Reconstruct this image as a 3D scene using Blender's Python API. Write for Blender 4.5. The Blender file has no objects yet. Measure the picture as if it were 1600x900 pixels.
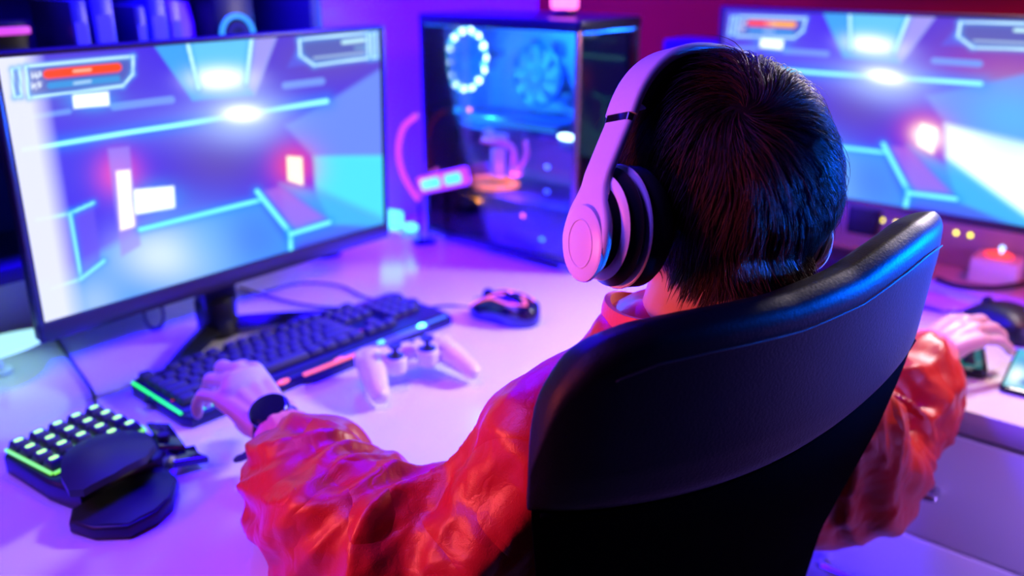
import bpy, bmesh, math, random
import numpy as np
from mathutils import Vector, Matrix, noise, Euler
S = bpy.context.scene
COL = S.collection
random.seed(7); rng = np.random.default_rng(7)
R = math.radians
PI = math.pi
DESK = 0.75
AZ = R(39.35)                       # bearing of the left desk (and room) seen from the photographer
UX, UY = math.sin(AZ), math.cos(AZ)
VX, VY = math.cos(AZ), -math.sin(AZ)
ROOM = -AZ                          # local +X = along the back wall, local +Y = towards the back wall
SIDE = PI/2 - AZ                    # local +X = along the left wall, local -Y faces the sitter
def W(u, v, z=0.0): return Vector((u*UX+v*VX, u*UY+v*VY, z))

# ------------------------------------------------------------------ camera
cam = bpy.data.cameras.new('camera'); co = bpy.data.objects.new('camera', cam); COL.objects.link(co)
co.location = (0, 0, DESK+.53); co.rotation_euler = (R(90-20.4), 0, 0)
cam.sensor_width = 36; cam.lens = 1374/1600*36; cam.clip_start = .02
cam.dof.use_dof = True; cam.dof.focus_distance = .69; cam.dof.aperture_fstop = 3.0; cam.dof.aperture_blades = 0
S.camera = co
# ------------------------------------------------------------------ world and lights
S.view_settings.view_transform = 'Standard'; S.view_settings.look = 'None'
S.view_settings.exposure = 0.0; S.view_settings.gamma = 1.0; S.view_settings.use_curve_mapping = False
S.cycles.use_denoising = True
S.cycles.max_bounces = 8; S.cycles.transparent_max_bounces = 16; S.cycles.sample_clamp_indirect = 6
w = bpy.data.worlds.new('world'); S.world = w; w.use_nodes = True
w.node_tree.nodes['Background'].inputs[0].default_value = (.10, .03, .9, 1)
w.node_tree.nodes['Background'].inputs[1].default_value = .035
def area(name, loc, target, size, power, col, sy=None, spread=180):
    l = bpy.data.lights.new(name, 'AREA'); l.energy = power; l.color = col; l.size = size
    if sy: l.shape = 'RECTANGLE'; l.size_y = sy
    l.spread = R(spread)
    o = bpy.data.objects.new(name, l); COL.objects.link(o); o.location = loc
    o.rotation_euler = (Vector(target)-Vector(loc)).to_track_quat('-Z', 'Y').to_euler()
    return o
def point(name, loc, power, col, r=.03):
    l = bpy.data.lights.new(name, 'POINT'); l.energy = power; l.color = col; l.shadow_soft_size = r
    o = bpy.data.objects.new(name, l); COL.objects.link(o); o.location = loc; return o
area('pink_lamp', (-1.35, .75, 1.35), (-.56, .88, .75), .3, 17, (1, .12, .62), spread=56)
area('red_lamp', (-.85, .35, 1.10), (.10, .66, .98), .2, 1.1, (1, .12, .12), spread=60)
area('violet_lamp', (-1.05, .45, 2.1), (-.2, 1.0, .75), .7, 15, (.16, .06, 1), spread=120)
area('white_lamp', (.88, 1.36, 1.42), (-.02, .90, .75), .14, 4.8, (1, .85, .88), spread=100)
area('added_violet_fill', (1.35, -.05, 1.15), (.92, .80, .45), .35, 8, (.36, .18, 1), spread=60)  # added fill without a visible source, aimed to brighten the drawer fronts
area('blue_side_lamp', (.98, .70, 1.14), (.37, .72, 1.06), .10, 4.0, (.0, .10, 1), spread=25)
area('blue_wall_lamp', W(.8, -1.05, 2.2), W(1.1, -1.38, 1.15), .4, 220, (.012, .0, 1), spread=100)
area('red_wall_lamp', W(1.42, .3, 2.1), W(1.78, -.15, 1.2), .3, 4.5, (1, .04, .03), spread=95)
point('neon_spill', W(1.12, -1.30, .86), .2, (1, .12, .75), .008)

# ------------------------------------------------------------------ material helpers
def srgb(r, g, b):
    f = lambda c: (c/255/12.92) if c/255 <= .04045 else ((c/255+.055)/1.055)**2.4
    return (f(r), f(g), f(b), 1)
MATS = {}
def mat(name, col, rough=.5, metal=0, spec=.5, emit=None, estr=0, coat=0, bump=0, bscale=200, sheen=0, bdist=.001, var=0, trans=0, sss=0):
    if name in MATS: return MATS[name]
    m = bpy.data.materials.new(name); m.use_nodes = True; nt = m.node_tree; b = nt.nodes['Principled BSDF']
    b.inputs['Base Color'].default_value = (*col[:3], 1); b.inputs['Roughness'].default_value = rough
    b.inputs['Metallic'].default_value = metal; b.inputs['Specular IOR Level'].default_value = spec
    b.inputs['Coat Weight'].default_value = coat; b.inputs['Coat Roughness'].default_value = .08
    if sss:
        b.inputs['Subsurface Weight'].default_value = sss; b.inputs['Subsurface Radius'].default_value = (.012, .005, .003)
        b.inputs['Subsurface Scale'].default_value = .6
    if sheen: b.inputs['Sheen Weight'].default_value = sheen
    if trans: b.inputs['Transmission Weight'].default_value = trans
    if emit: b.inputs['Emission Color'].default_value = (*emit[:3], 1); b.inputs['Emission Strength'].default_value = estr
    tc = nt.nodes.new('ShaderNodeTexCoord')
    if bump:
        n = nt.nodes.new('ShaderNodeTexNoise'); n.inputs['Scale'].default_value = bscale; n.inputs['Detail'].default_value = 4
        bp = nt.nodes.new('ShaderNodeBump'); bp.inputs['Strength'].default_value = bump; bp.inputs['Distance'].default_value = bdist
        nt.links.new(tc.outputs['Object'], n.inputs['Vector']); nt.links.new(n.outputs['Fac'], bp.inputs['Height'])
        nt.links.new(bp.outputs['Normal'], b.inputs['Normal'])
    n2 = nt.nodes.new('ShaderNodeTexNoise'); n2.inputs['Scale'].default_value = 9; n2.inputs['Detail'].default_value = 3
    mr = nt.nodes.new('ShaderNodeMapRange'); mr.inputs['To Min'].default_value = max(.02, rough-.05-var); mr.inputs['To Max'].default_value = min(1, rough+.05+var)
    nt.links.new(tc.outputs['Object'], n2.inputs['Vector']); nt.links.new(n2.outputs['Fac'], mr.inputs['Value']); nt.links.new(mr.outputs['Result'], b.inputs['Roughness'])
    MATS[name] = m; return m
def glow(name, col, s): return mat(name, (.02, .02, .02), .4, emit=col, estr=s)
def glass_mat():
    m = bpy.data.materials.new('tinted_glass'); m.use_nodes = True; nt = m.node_tree; nt.nodes.clear()
    o = nt.nodes.new('ShaderNodeOutputMaterial'); mx = nt.nodes.new('ShaderNodeMixShader'); t = nt.nodes.new('ShaderNodeBsdfTransparent')
    g = nt.nodes.new('ShaderNodeBsdfGlossy'); f = nt.nodes.new('ShaderNodeFresnel'); f.inputs['IOR'].default_value = 1.45
    t.inputs['Color'].default_value = (.90, .90, .97, 1); g.inputs['Roughness'].default_value = .03
    nt.links.new(f.outputs[0], mx.inputs[0]); nt.links.new(t.outputs[0], mx.inputs[1]); nt.links.new(g.outputs[0], mx.inputs[2]); nt.links.new(mx.outputs[0], o.inputs[0])
    return m
M_desk = mat('white_gloss_laminate', (.80, .80, .82), .17, spec=.55, coat=.3)
M_white = mat('white_lacquer', (.78, .78, .80), .35)
M_blackp = mat('black_plastic', (.008, .008, .011), .38, spec=.35)
M_blackg = mat('black_gloss_plastic', (.008, .008, .012), .12, coat=.5)
M_darkp = mat('charcoal_plastic', (.012, .011, .014), .42, spec=.35, bump=.2, bscale=600, bdist=.0003)
M_key = mat('black_keycap', (.04, .04, .036), .5, spec=.2)
M_bezel = mat('dark_bezel', (.035, .025, .035), .3)
M_metal = mat('brushed_steel', (.55, .55, .58), .25, metal=1)
M_glass = glass_mat()
M_rubber = mat('black_rubber', (.01, .01, .012), .7)
M_leather = mat('black_leather', (.004, .004, .006), .46, spec=.16, bump=.45, bscale=420, bdist=.0006)
M_mesh = mat('black_mesh_fabric', (.0015, .0015, .002), .95, spec=.01, bump=.6, bscale=900)
M_wpl = mat('white_satin_plastic', (.75, .75, .78), .38)
M_ctrl = mat('white_controller_plastic', (.85, .80, .80), .3, coat=.2)

# ------------------------------------------------------------------ object helpers
def link(o, parent=None):
    COL.objects.link(o)
    if parent is not None: o.parent = parent
    return o
def tag(o, label=None, cat=None, group=None, kind=None):
    if label: o['label'] = label
    if cat: o['category'] = cat
    if group: o['group'] = group
    if kind: o['kind'] = kind
    return o
def thing(name, label, cat, loc=(0, 0, 0), rotz=0, group=None, rot=None):
    o = bpy.data.objects.new(name, None); link(o); o.location = loc; o.rotation_euler = rot if rot else (0, 0, rotz); o.empty_display_size = .05
    return tag(o, label, cat, group)
def obj(name, bm, mats, parent=None, smooth=True, ang=35, loc=None, rotz=None):
    bmesh.ops.recalc_face_normals(bm, faces=bm.faces)
    me = bpy.data.meshes.new(name); bm.to_mesh(me); bm.free()
    if not isinstance(mats, (list, tuple)): mats = [mats]
    for m in mats: me.materials.append(m)
    if smooth: shade(me, ang)
    o = bpy.data.objects.new(name, me); link(o, parent)
    if loc is not None: o.location = loc
    if rotz is not None: o.rotation_euler = (0, 0, rotz)
    return o
def shade(me, ang=35):
    me.polygons.foreach_set('use_smooth', [True]*len(me.polygons))
    try: me.set_sharp_from_angle(angle=R(ang))
    except Exception: pass
def npobj(name, V, F, mats, parent=None, smooth=True, ang=180):
    me = bpy.data.meshes.new(name); me.from_pydata([tuple(v) for v in V], [], F)
    if not isinstance(mats, (list, tuple)): mats = [mats]
    for m in mats: me.materials.append(m)
    if smooth: shade(me, ang)
    o = bpy.data.objects.new(name, me); return link(o, parent)
def TR(loc=(0, 0, 0), rot=(0, 0, 0)): return Matrix.Translation(Vector(loc)) @ Euler(rot).to_matrix().to_4x4()
def box(bm, size, loc=(0, 0, 0), rot=(0, 0, 0), bev=0, seg=2, mi=0, taper=1.0):
    b2 = bmesh.new(); bmesh.ops.create_cube(b2, size=1)
    for v in b2.verts:
        k = taper if v.co.z > 0 else 1
        v.co = Vector((v.co.x*size[0]*k, v.co.y*size[1]*k, v.co.z*size[2]))
    if bev: bmesh.ops.bevel(b2, geom=b2.edges[:], offset=bev, segments=seg, affect='EDGES', profile=.5)
    return merge(bm, b2, TR(loc, rot), mi)
def merge(bm, b2, mtx=None, mi=0):
    if mtx is not None: bmesh.ops.transform(b2, matrix=mtx, verts=b2.verts)
    for f in b2.faces: f.material_index = mi
    me = bpy.data.meshes.new('tmp'); b2.to_mesh(me); b2.free(); bm.from_mesh(me); bpy.data.meshes.remove(me)
    return bm
def cyl(bm, r, h, loc=(0, 0, 0), rot=(0, 0, 0), r2=None, n=32, bev=0, mi=0):
    b2 = bmesh.new(); bmesh.ops.create_cone(b2, cap_ends=True, segments=n, radius1=r, radius2=r if r2 is None else r2, depth=h)
    if bev:
        es = [e for e in b2.edges if abs(e.verts[0].co.z-e.verts[1].co.z) < 1e-6]
        bmesh.ops.bevel(b2, geom=es, offset=bev, segments=2, affect='EDGES', profile=.5)
    return merge(bm, b2, TR(loc, rot), mi)
def ball(bm, r, loc=(0, 0, 0), sc=(1, 1, 1), rot=(0, 0, 0), mi=0, n=20):
    b2 = bmesh.new(); bmesh.ops.create_uvsphere(b2, u_segments=n, v_segments=max(6, n//2), radius=r)
    for v in b2.verts: v.co = Vector((v.co.x*sc[0], v.co.y*sc[1], v.co.z*sc[2]))
    return merge(bm, b2, TR(loc, rot), mi)
def torus(bm, R1, r, loc=(0, 0, 0), rot=(0, 0, 0), n=40, m=12, sc=(1, 1, 1), mi=0):
    b2 = bmesh.new(); vs = []
    for i in range(n):
        a = 2*PI*i/n
        vs.append([b2.verts.new(((R1+r*math.cos(2*PI*j/m))*math.cos(a)*sc[0], (R1+r*math.cos(2*PI*j/m))*math.sin(a)*sc[1], r*math.sin(2*PI*j/m)*sc[2])) for j in range(m)])
    for i in range(n):
        for j in range(m): b2.faces.new((vs[i][j], vs[(i+1) % n][j], vs[(i+1) % n][(j+1) % m], vs[i][(j+1) % m]))
    return merge(bm, b2, TR(loc, rot), mi)
def spline(pts, n):
    P = [np.array(p, float) for p in pts]; P = [2*P[0]-P[1]]+P+[2*P[-1]-P[-2]]; out = []
    segs = len(P)-3
    for i in range(segs):
        a, b, c, d = P[i:i+4]
        for k in range(n):
            t = k/n
            out.append(.5*((2*b)+(-a+c)*t+(2*a-5*b+4*c-d)*t*t+(-a+3*b-3*c+d)*t**3))
    out.append(P[-2]); return np.array(out)
def tube(bm, pts, rad, m=12, n=6, flat=1.0, up=(0, 0, 1), mi=0, caps=True):
    """tube along pts; rad = number or list per point; flat squashes it along the carried normal"""
    if not hasattr(rad, '__len__'): rad = [rad]*len(pts)
    Q = spline([list(p)+[r] for p, r in zip(pts, rad)], n); C = Q[:, :3]; r = np.maximum(Q[:, 3], 1e-4)
    T = np.gradient(C, axis=0); T /= np.linalg.norm(T, axis=1)[:, None]+1e-12
    nrm = np.array(up, float); b2 = bmesh.new(); rows = []
    for i in range(len(C)):
        nrm = nrm-T[i]*(nrm@T[i])
        if np.linalg.norm(nrm) < 1e-6: nrm = np.cross(T[i], (1, 0, 0))
        nrm /= np.linalg.norm(nrm); bi = np.cross(T[i], nrm)
        rows.append([b2.verts.new(C[i]+r[i]*(math.cos(a)*bi+flat*math.sin(a)*nrm)) for a in [2*PI*j/m for j in range(m)]])
    for i in range(len(rows)-1):
        for j in range(m): b2.faces.new((rows[i][j], rows[i][(j+1) % m], rows[i+1][(j+1) % m], rows[i+1][j]))
    if caps:
        for row, s, k in ((rows[0], -1, 0), (rows[-1], 1, -1)):
            c = b2.verts.new(C[k]+s*T[k]*r[k]*.7)
            ring = [b2.verts.new(np.array(v.co)*.72+C[k]*.28+s*T[k]*r[k]*.5) for v in row]
            for j in range(m):
                b2.faces.new((row[j], row[(j+1) % m], ring[(j+1) % m], ring[j])); b2.faces.new((ring[j], ring[(j+1) % m], c))
    return merge(bm, b2, None, mi)
def prism(bm, poly, h, loc=(0, 0, 0), rot=(0, 0, 0), bev=0, seg=2, mi=0, z0=0):
    b2 = bmesh.new(); a = [b2.verts.new((x, y, z0)) for x, y in poly]; b = [b2.verts.new((x, y, z0+h)) for x, y in poly]
    b2.faces.new(a[::-1]); b2.faces.new(b)
    for i in range(len(a)): b2.faces.new((a[i], a[(i+1) % len(a)], b[(i+1) % len(a)], b[i]))
    bmesh.ops.recalc_face_normals(b2, faces=b2.faces)
    if bev:
        es = [e for e in b2.edges if abs(e.verts[0].co.z-e.verts[1].co.z) < 1e-6]
        bmesh.ops.bevel(b2, geom=es, offset=bev, segments=seg, affect='EDGES', profile=.5)
    return merge(bm, b2, TR(loc, rot), mi)
def rrect(wd, ht, r, n=5, cx=0, cy=0):
    o = []
    for sx, sy, a0 in ((1, 1, 0), (-1, 1, 90), (-1, -1, 180), (1, -1, 270)):
        for k in range(n+1):
            a = R(a0+90*k/n); o.append((cx+sx*(wd/2-r)+r*math.cos(a), cy+sy*(ht/2-r)+r*math.sin(a)))
    return o
def lathe(bm, prof, n=40, loc=(0, 0, 0), rot=(0, 0, 0), mi=0, sc=(1, 1, 1)):
    b2 = bmesh.new(); rows = []
    for r, z in prof:
        rows.append([b2.verts.new((max(r, 1e-5)*math.cos(2*PI*j/n)*sc[0], max(r, 1e-5)*math.sin(2*PI*j/n)*sc[1], z)) for j in range(n)])
    for i in range(len(rows)-1):
        for j in range(n): b2.faces.new((rows[i][j], rows[i][(j+1) % n], rows[i+1][(j+1) % n], rows[i+1][j]))
    bmesh.ops.remove_doubles(b2, verts=b2.verts, dist=1e-5)
    return merge(bm, b2, TR(loc, rot), mi)
def B(): return bmesh.new()
def text(name, body, size, parent, loc, rot, m, ext=.0004, align='CENTER'):
    cu = bpy.data.curves.new(name, 'FONT'); cu.body = body; cu.size = size; cu.extrude = ext; cu.align_x = align; cu.align_y = 'CENTER'
    t = bpy.data.objects.new(name, cu); COL.objects.link(t); bpy.context.view_layer.update()
    me = bpy.data.meshes.new_from_object(t.evaluated_get(bpy.context.evaluated_depsgraph_get())); bpy.data.objects.remove(t)
    me.materials.clear(); me.materials.append(m)
    o = bpy.data.objects.new(name, me); link(o, parent); o.location = loc; o.rotation_euler = rot; return o
def evalmesh(o):
    bpy.context.view_layer.update()
    me = bpy.data.meshes.new_from_object(o.evaluated_get(bpy.context.evaluated_depsgraph_get()))
    old = o.data; o.modifiers.clear(); o.data = me
    if old.users == 0: bpy.data.meshes.remove(old)
    return me

# ------------------------------------------------------------------ the room
M_floor = mat('pale_floor', (.35, .33, .38), .4, bump=.1, bscale=30)
M_wallL = mat('painted_wall', (.55, .55, .62), .75, bump=.15, bscale=60, bdist=.002)
M_wallR = mat('red_wall', (.45, .02, .006), .8, spec=.08, bump=.15, bscale=60, bdist=.002)  # one even red base colour over the back wall
def slab(name, u0, u1, v0, v1, z0, z1, m):
    bm = B(); box(bm, (v1-v0, u1-u0, z1-z0))
    o = obj(name, bm, m, smooth=False, loc=W((u0+u1)/2, (v0+v1)/2, (z0+z1)/2), rotz=ROOM); return tag(o, kind='structure')
slab('floor', -2.2, 1.9, -1.5, 2.6, -.05, 0, M_floor)
slab('wall_left', -2.2, 1.9, -1.5, -1.38, 0, 2.5, M_wallL)
slab('wall_back', 1.78, 1.9, -1.38, 2.6, 0, 2.5, M_wallR)
slab('trim_1', 1.755, 1.78, -.62, 2.4, 1.26, 1.9, mat('black_panel', (.006, .005, .01), .6))

# ------------------------------------------------------------------ desks
d = thing('corner_desk', 'white gloss desk under the left monitor, game keyboard and computer tower', 'desk', W(.35, -.94, 0), ROOM)
bm = B(); box(bm, (.88, 2.84, .035), (0, 0, DESK-.0175), bev=.003); obj('desk_top', bm, M_desk, d)
for y in (-1.38, 1.38):
    bm = B(); box(bm, (.8, .03, DESK-.037), (0, y, (DESK-.037)/2), bev=.002); obj('side_panel', bm, M_white, d)
d.location = W(.345, -.935, 0)
d = thing('drawer_desk', 'white desk with wide drawers under the right monitor', 'desk', W(1.445, .62, 0), ROOM)
bm = B(); box(bm, (2.2, .645, .034), (0, 0, DESK-.017), bev=.003); obj('desk_top', bm, M_desk, d)
bm = B(); box(bm, (2.14, .60, DESK-.07), (0, .012, (DESK-.036)/2+.016), bev=.002); obj('carcass', bm, M_white, d)
def handle(x, z, L, parent):
    bm = B(); y = -.3225+.0
    tube(bm, [(x-L/2, y+.002, z), (x-L/2, y-.018, z), (x-L/2+.006, y-.024, z), (x, y-.024, z), (x+L/2-.006, y-.024, z), (x+L/2, y-.018, z), (x+L/2, y+.002, z)], .0045, m=10, n=4)
    return obj('handle', bm, M_metal, parent)
for j in range(4):
    zt = DESK-.040-j*.166
    for x0, x1, hx in ((-1.095, -.305, -.880), (-.300, .395, .05), (.4, 1.095, .75)):
        bm = B(); box(bm, (x1-x0-.004, .018, .161), ((x0+x1)/2, -.311, zt-.0825), bev=.0015)
        dr = obj('drawer', bm, M_white, d)
        handle(hx, zt-.085, .13, dr)

# ------------------------------------------------------------------ screen pictures
def homog(src, dst):
    A = []
    for (x, y), (u, v) in zip(src, dst):
        A.append([x, y, 1, 0, 0, 0, -u*x, -u*y, -u]); A.append([0, 0, 0, x, y, 1, -v*x, -v*y, -v])
    return np.linalg.svd(np.array(A, float))[2][-1].reshape(3, 3)
HG = homog([(0, 1), (1, 1), (1, 0), (0, 0)], [(3, 84), (598, 48), (598, 348), (70, 500)])   # picture (left, up) to a skewed sketch of it
def lin(c): return np.array(srgb(*c)[:3])
class Paint:
    def __init__(s, nx, ny, base):
        s.u, s.v = np.meshgrid(np.linspace(0, 1, nx+1), np.linspace(0, 1, ny+1))
        q = np.stack([s.u, s.v, np.ones_like(s.u)], -1)@HG.T; s.x = q[..., 0]/q[..., 2]; s.y = q[..., 1]/q[..., 2]
        s.c = np.ones(s.u.shape+(3,))*lin(base)
    def mix(s, a, col, k=1.0):
        a = np.clip(a, 0, 1)[..., None]; s.c = s.c*(1-a)+lin(col)*k*a
    def add(s, a, col, k=1.0): s.c = s.c+lin(col)*k*np.clip(a, 0, 1)[..., None]
    def dpoly(s, P):
        P = np.array(P, float); d = np.full(s.x.shape, 1e9); ins = np.zeros(s.x.shape, bool)
        for (x0, y0), (x1, y1) in zip(P, np.roll(P, -1, 0)):
            d = np.minimum(d, s.dseg(x0, y0, x1, y1))
            c = ((y0 > s.y) != (y1 > s.y)) & (s.x < (x1-x0)*(s.y-y0)/((y1-y0) or 1e-9)+x0); ins ^= c
        return np.where(ins, -d, d)
    def dseg(s, x0, y0, x1, y1):
        dx, dy = x1-x0, y1-y0; t = np.clip(((s.x-x0)*dx+(s.y-y0)*dy)/(dx*dx+dy*dy+1e-9), 0, 1)
        return np.hypot(s.x-x0-t*dx, s.y-y0-t*dy)
    def poly(s, P, col, a=1, soft=2, k=1.0): s.mix(a*np.clip(.5-s.dpoly(P)/soft, 0, 1), col, k)
    def line(s, x0, y0, x1, y1, wd, col, k=1.0, glow=0, gcol=(60, 150, 255)):
        d = s.dseg(x0, y0, x1, y1)
        if glow: s.mix(.6*np.exp(-(d/glow)**2), gcol)
        s.mix(np.clip((wd/2-d)/1.5+.5, 0, 1), col, k)
    def blob(s, x, y, r, col, a=1, k=1.0, ry=None): s.mix(a*np.exp(-((s.x-x)/r)**2-((s.y-y)/(ry or r))**2), col, k)
def game(second=False):
    p = Paint(300, 169, (84, 66, 236))
    p.blob(90, 130, 160, (112, 100, 205), .8, ry=70); p.blob(520, 90, 130, (112, 92, 176), .8, ry=60)
    if second: p.blob(560, 140, 90, (190, 70, 140), .8, ry=40)
    p.blob(350, 250, 95, (104, 84, 176), .9, ry=60); p.blob(140, 260, 90, (96, 88, 224), .7); p.blob(330, 190, 130, (150, 160, 250), .5, ry=40)
    p.poly([(222, 357), (408, 312), (460, 390), (60, 520), (60, 440)], (96, 176, 255), .8, 14); p.blob(265, 395, 75, (225, 240, 255), .95, 1.1, 45); p.blob(330, 380, 60, (120, 190, 255), .6)
    p.blob(400, 370, 50, (90, 130, 255), .6)
    p.poly([(450, 195), (515, 160), (600, 108), (600, 250), (492, 245)], (128, 160, 255), .85, 8)
    p.poly([(492, 243), (600, 243), (600, 350), (520, 350), (495, 300)], (105, 232, 255), .9, 6, 1.1)
    p.poly([(440, 285), (495, 292), (600, 340), (600, 352), (455, 385)], (96, 150, 250), .6, 12)
    p.poly([(415, 297), (440, 290), (510, 340), (462, 358)], (178, 128, 232), .7, 8)
    p.poly([(440, 285), (460, 285), (600, 348), (598, 360), (520, 345)], (88, 190, 255), .5, 8)
    # ceiling light
    p.poly([(250, 68), (442, 54), (405, 148), (308, 155)], (92, 178, 250), .9, 3)
    p.poly([(400, 56), (442, 54), (405, 148), (392, 128)], (190, 160, 240), .7, 6)
    p.poly([(302, 64), (402, 56), (392, 128), (318, 136)], (120, 205, 255), 1, 3); p.blob(352, 122, 42, (250, 255, 255), 1, 1.7, 18)
    p.line(302, 64, 318, 136, 5, (190, 240, 255), 1.3, 6); p.line(402, 56, 392, 128, 5, (190, 240, 255), 1.3, 6)
    p.poly([(455, 105), (472, 72), (496, 100)], (104, 116, 240), .6, 4)
    for a in ((60, 176, 115, 169, 8), (185, 162, 275, 153, 12), (452, 133, 508, 127, 11)): p.line(*a, (132, 162, 250))
    # horizon strip and flare
    p.line(42, 228, 515, 158, 7, (150, 240, 255), 1.5, 14, (70, 140, 255)); p.blob(385, 178, 62, (190, 215, 255), .9, 1.1, 40); p.blob(385, 176, 26, (255, 255, 255), 1, 2.0, 11)
    # red lamp
    p.blob(463, 258, 34, (255, 96, 130), .85); p.poly([(452, 243), (475, 245), (476, 288), (453, 280)], (255, 236, 200), 1, 4, 1.6)
    if second: p.blob(463, 262, 18, (255, 250, 240), 1, 1.8)
    # left pillar
    p.blob(190, 268, 34, (255, 110, 190), .8); p.poly([(174, 228), (208, 225), (223, 380), (192, 398)], (168, 150, 250), .7, 4)
    p.poly([(187, 264), (208, 262), (214, 350), (192, 356)], (255, 240, 250), 1, 5, 1.7)
    p.blob(246, 308, 42, (90, 180, 255), .7, ry=26); p.poly([(214, 293), (276, 288), (277, 321), (216, 331)], (240, 255, 255), 1, 4, 1.6)
    # left booth
    p.poly([(62, 338), (113, 330), (128, 432), (80, 446)], (104, 84, 236), .7, 5); p.poly([(113, 330), (150, 314), (160, 404), (128, 430)], (120, 104, 236), .7, 5)
    for a in ((60, 339, 113, 329, 5), (113, 329, 150, 313, 5), (113, 330, 128, 430, 5), (82, 447, 128, 432, 5), (128, 432, 165, 404, 5)): p.line(*a, (140, 235, 255), 1.2, 7)
    for a in ((222, 355, 408, 311, 6), (405, 297, 455, 362, 7), (455, 362, 455, 387, 6), (455, 364, 515, 346, 6)): p.line(*a, (130, 235, 255), 1.4, 9)
    p.blob(150, 470, 40, (200, 225, 255), .6)
    if second:
        p.poly([(485, 235), (600, 232), (600, 335), (495, 285)], (235, 252, 255), 1, 14, 1.6)
        p.blob(255, 395, 60, (110, 190, 255), .8); p.blob(560, 200, 60, (110, 200, 255), .7)
    else:
        e = p.u; p.mix(np.clip((.092-e)/.045, 0, 1)*.93, (225, 228, 255), 1.2)
    # patch below the HUD
    p.blob(150, 152, 36, (90, 190, 255), .8, ry=16); p.poly([(121, 143), (177, 139), (178, 160), (123, 164)], (240, 255, 255), 1, 4, 1.6)
    # HUD frames
    def frame(P, wd=3.2):
        p.poly(P, (96, 112, 180), .75, 2)
        for a, b in zip(P, P[1:]+P[:1]): p.line(*a, *b, wd, (205, 248, 255), 1.25, 5, (110, 180, 255))
    frame([(48, 97), (217, 84), (216, 112), (200, 130), (52, 147)]); frame([(26, 101), (38, 99), (40, 145), (29, 146)], 2.6)
    frame([(475, 62), (580, 53), (580, 92), (497, 102), (476, 87)]); frame([(586, 54), (593, 53), (594, 91), (587, 92)], 2.6)
    p.line(82, 110, 192, 101, 14, (240, 88, 28), 1.2); p.line(86, 128, 192, 119, 10, (88, 158, 225))
    if second: p.line(140, 105, 192, 101, 10, (255, 190, 60), 1.1)
    p.line(124, 106, 150, 104, 3.5, (255, 214, 190)); p.line(124, 125, 150, 122, 3.5, (190, 225, 255))
    def seg(x, y, pts, k=1):
        for (a, b, c, d_) in pts: p.line(x+a, y+b, x+c, y+d_, 1.7*k, (235, 245, 255), 1.1)
    Hh = [(0, 0, 0, 9), (5, 0, 5, 9), (0, 4.5, 5, 4.5)]; Pp = [(0, 0, 0, 9), (0, 0, 4, 0), (4, 0, 4, 4.5), (0, 4.5, 4, 4.5)]; Mm = [(0, 0, 0, 9), (6, 0, 6, 9), (0, 0, 3, 5), (3, 5, 6, 0)]
    seg(58, 108, Hh); seg(67, 107.5, Pp); seg(58, 124, Mm); seg(68, 123.5, Pp)
    p.line(542, 67, 574, 64, 6, (200, 245, 250), 1.1); p.line(497, 91, 574, 84, 3.4, (180, 210, 240)); p.line(560, 76, 576, 75, 3, (150, 200, 230))
    m_ = p.c.mean(-1, keepdims=True); return np.clip(m_+(p.c-m_)*1.13, 0, 4)*1.2
def screen_mesh(name, wd, ht, C, parent, m):
    ny, nx = C.shape[0]-1, C.shape[1]-1
    X, Z = np.meshgrid(np.linspace(-wd/2, wd/2, nx+1), np.linspace(0, ht, ny+1))
    V = np.stack([X.ravel(), np.zeros(X.size), Z.ravel()], -1)
    i = np.arange(ny)[:, None]*(nx+1)+np.arange(nx)[None]; i = i.ravel()
    F = np.stack([i, i+1, i+nx+2, i+nx+1], -1)
    me = bpy.data.meshes.new(name); me.vertices.add(len(V)); me.vertices.foreach_set('co', V.ravel())
    me.loops.add(F.size); me.loops.foreach_set('vertex_index', F.ravel().astype(np.int32)); me.polygons.add(len(F))
    me.polygons.foreach_set('loop_start', np.arange(0, F.size, 4, dtype=np.int32)); me.update(calc_edges=True); me.validate()
    at = me.color_attributes.new('picture', 'FLOAT_COLOR', 'POINT')
    A = np.ones((len(V), 4)); A[:, :3] = C.reshape(-1, 3); at.data.foreach_set('color', A.ravel())
    me.materials.append(m); o = bpy.data.objects.new(name, me); link(o, parent); return o
def screen_mat(name, strength):
    m = bpy.data.materials.new(name); m.use_nodes = True; nt = m.node_tree; b = nt.nodes['Principled BSDF']
    a = nt.nodes.new('ShaderNodeAttribute'); a.attribute_name = 'picture'; b.inputs['Base Color'].default_value = (.01, .01, .01, 1); b.inputs['Roughness'].default_value = .35; b.inputs['Specular IOR Level'].default_value = .12
    nt.links.new(a.outputs['Color'], b.inputs['Emission Color']); b.inputs['Emission Strength'].default_value = strength; return m
M_scr = screen_mat('lit_screen', .85)
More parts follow.
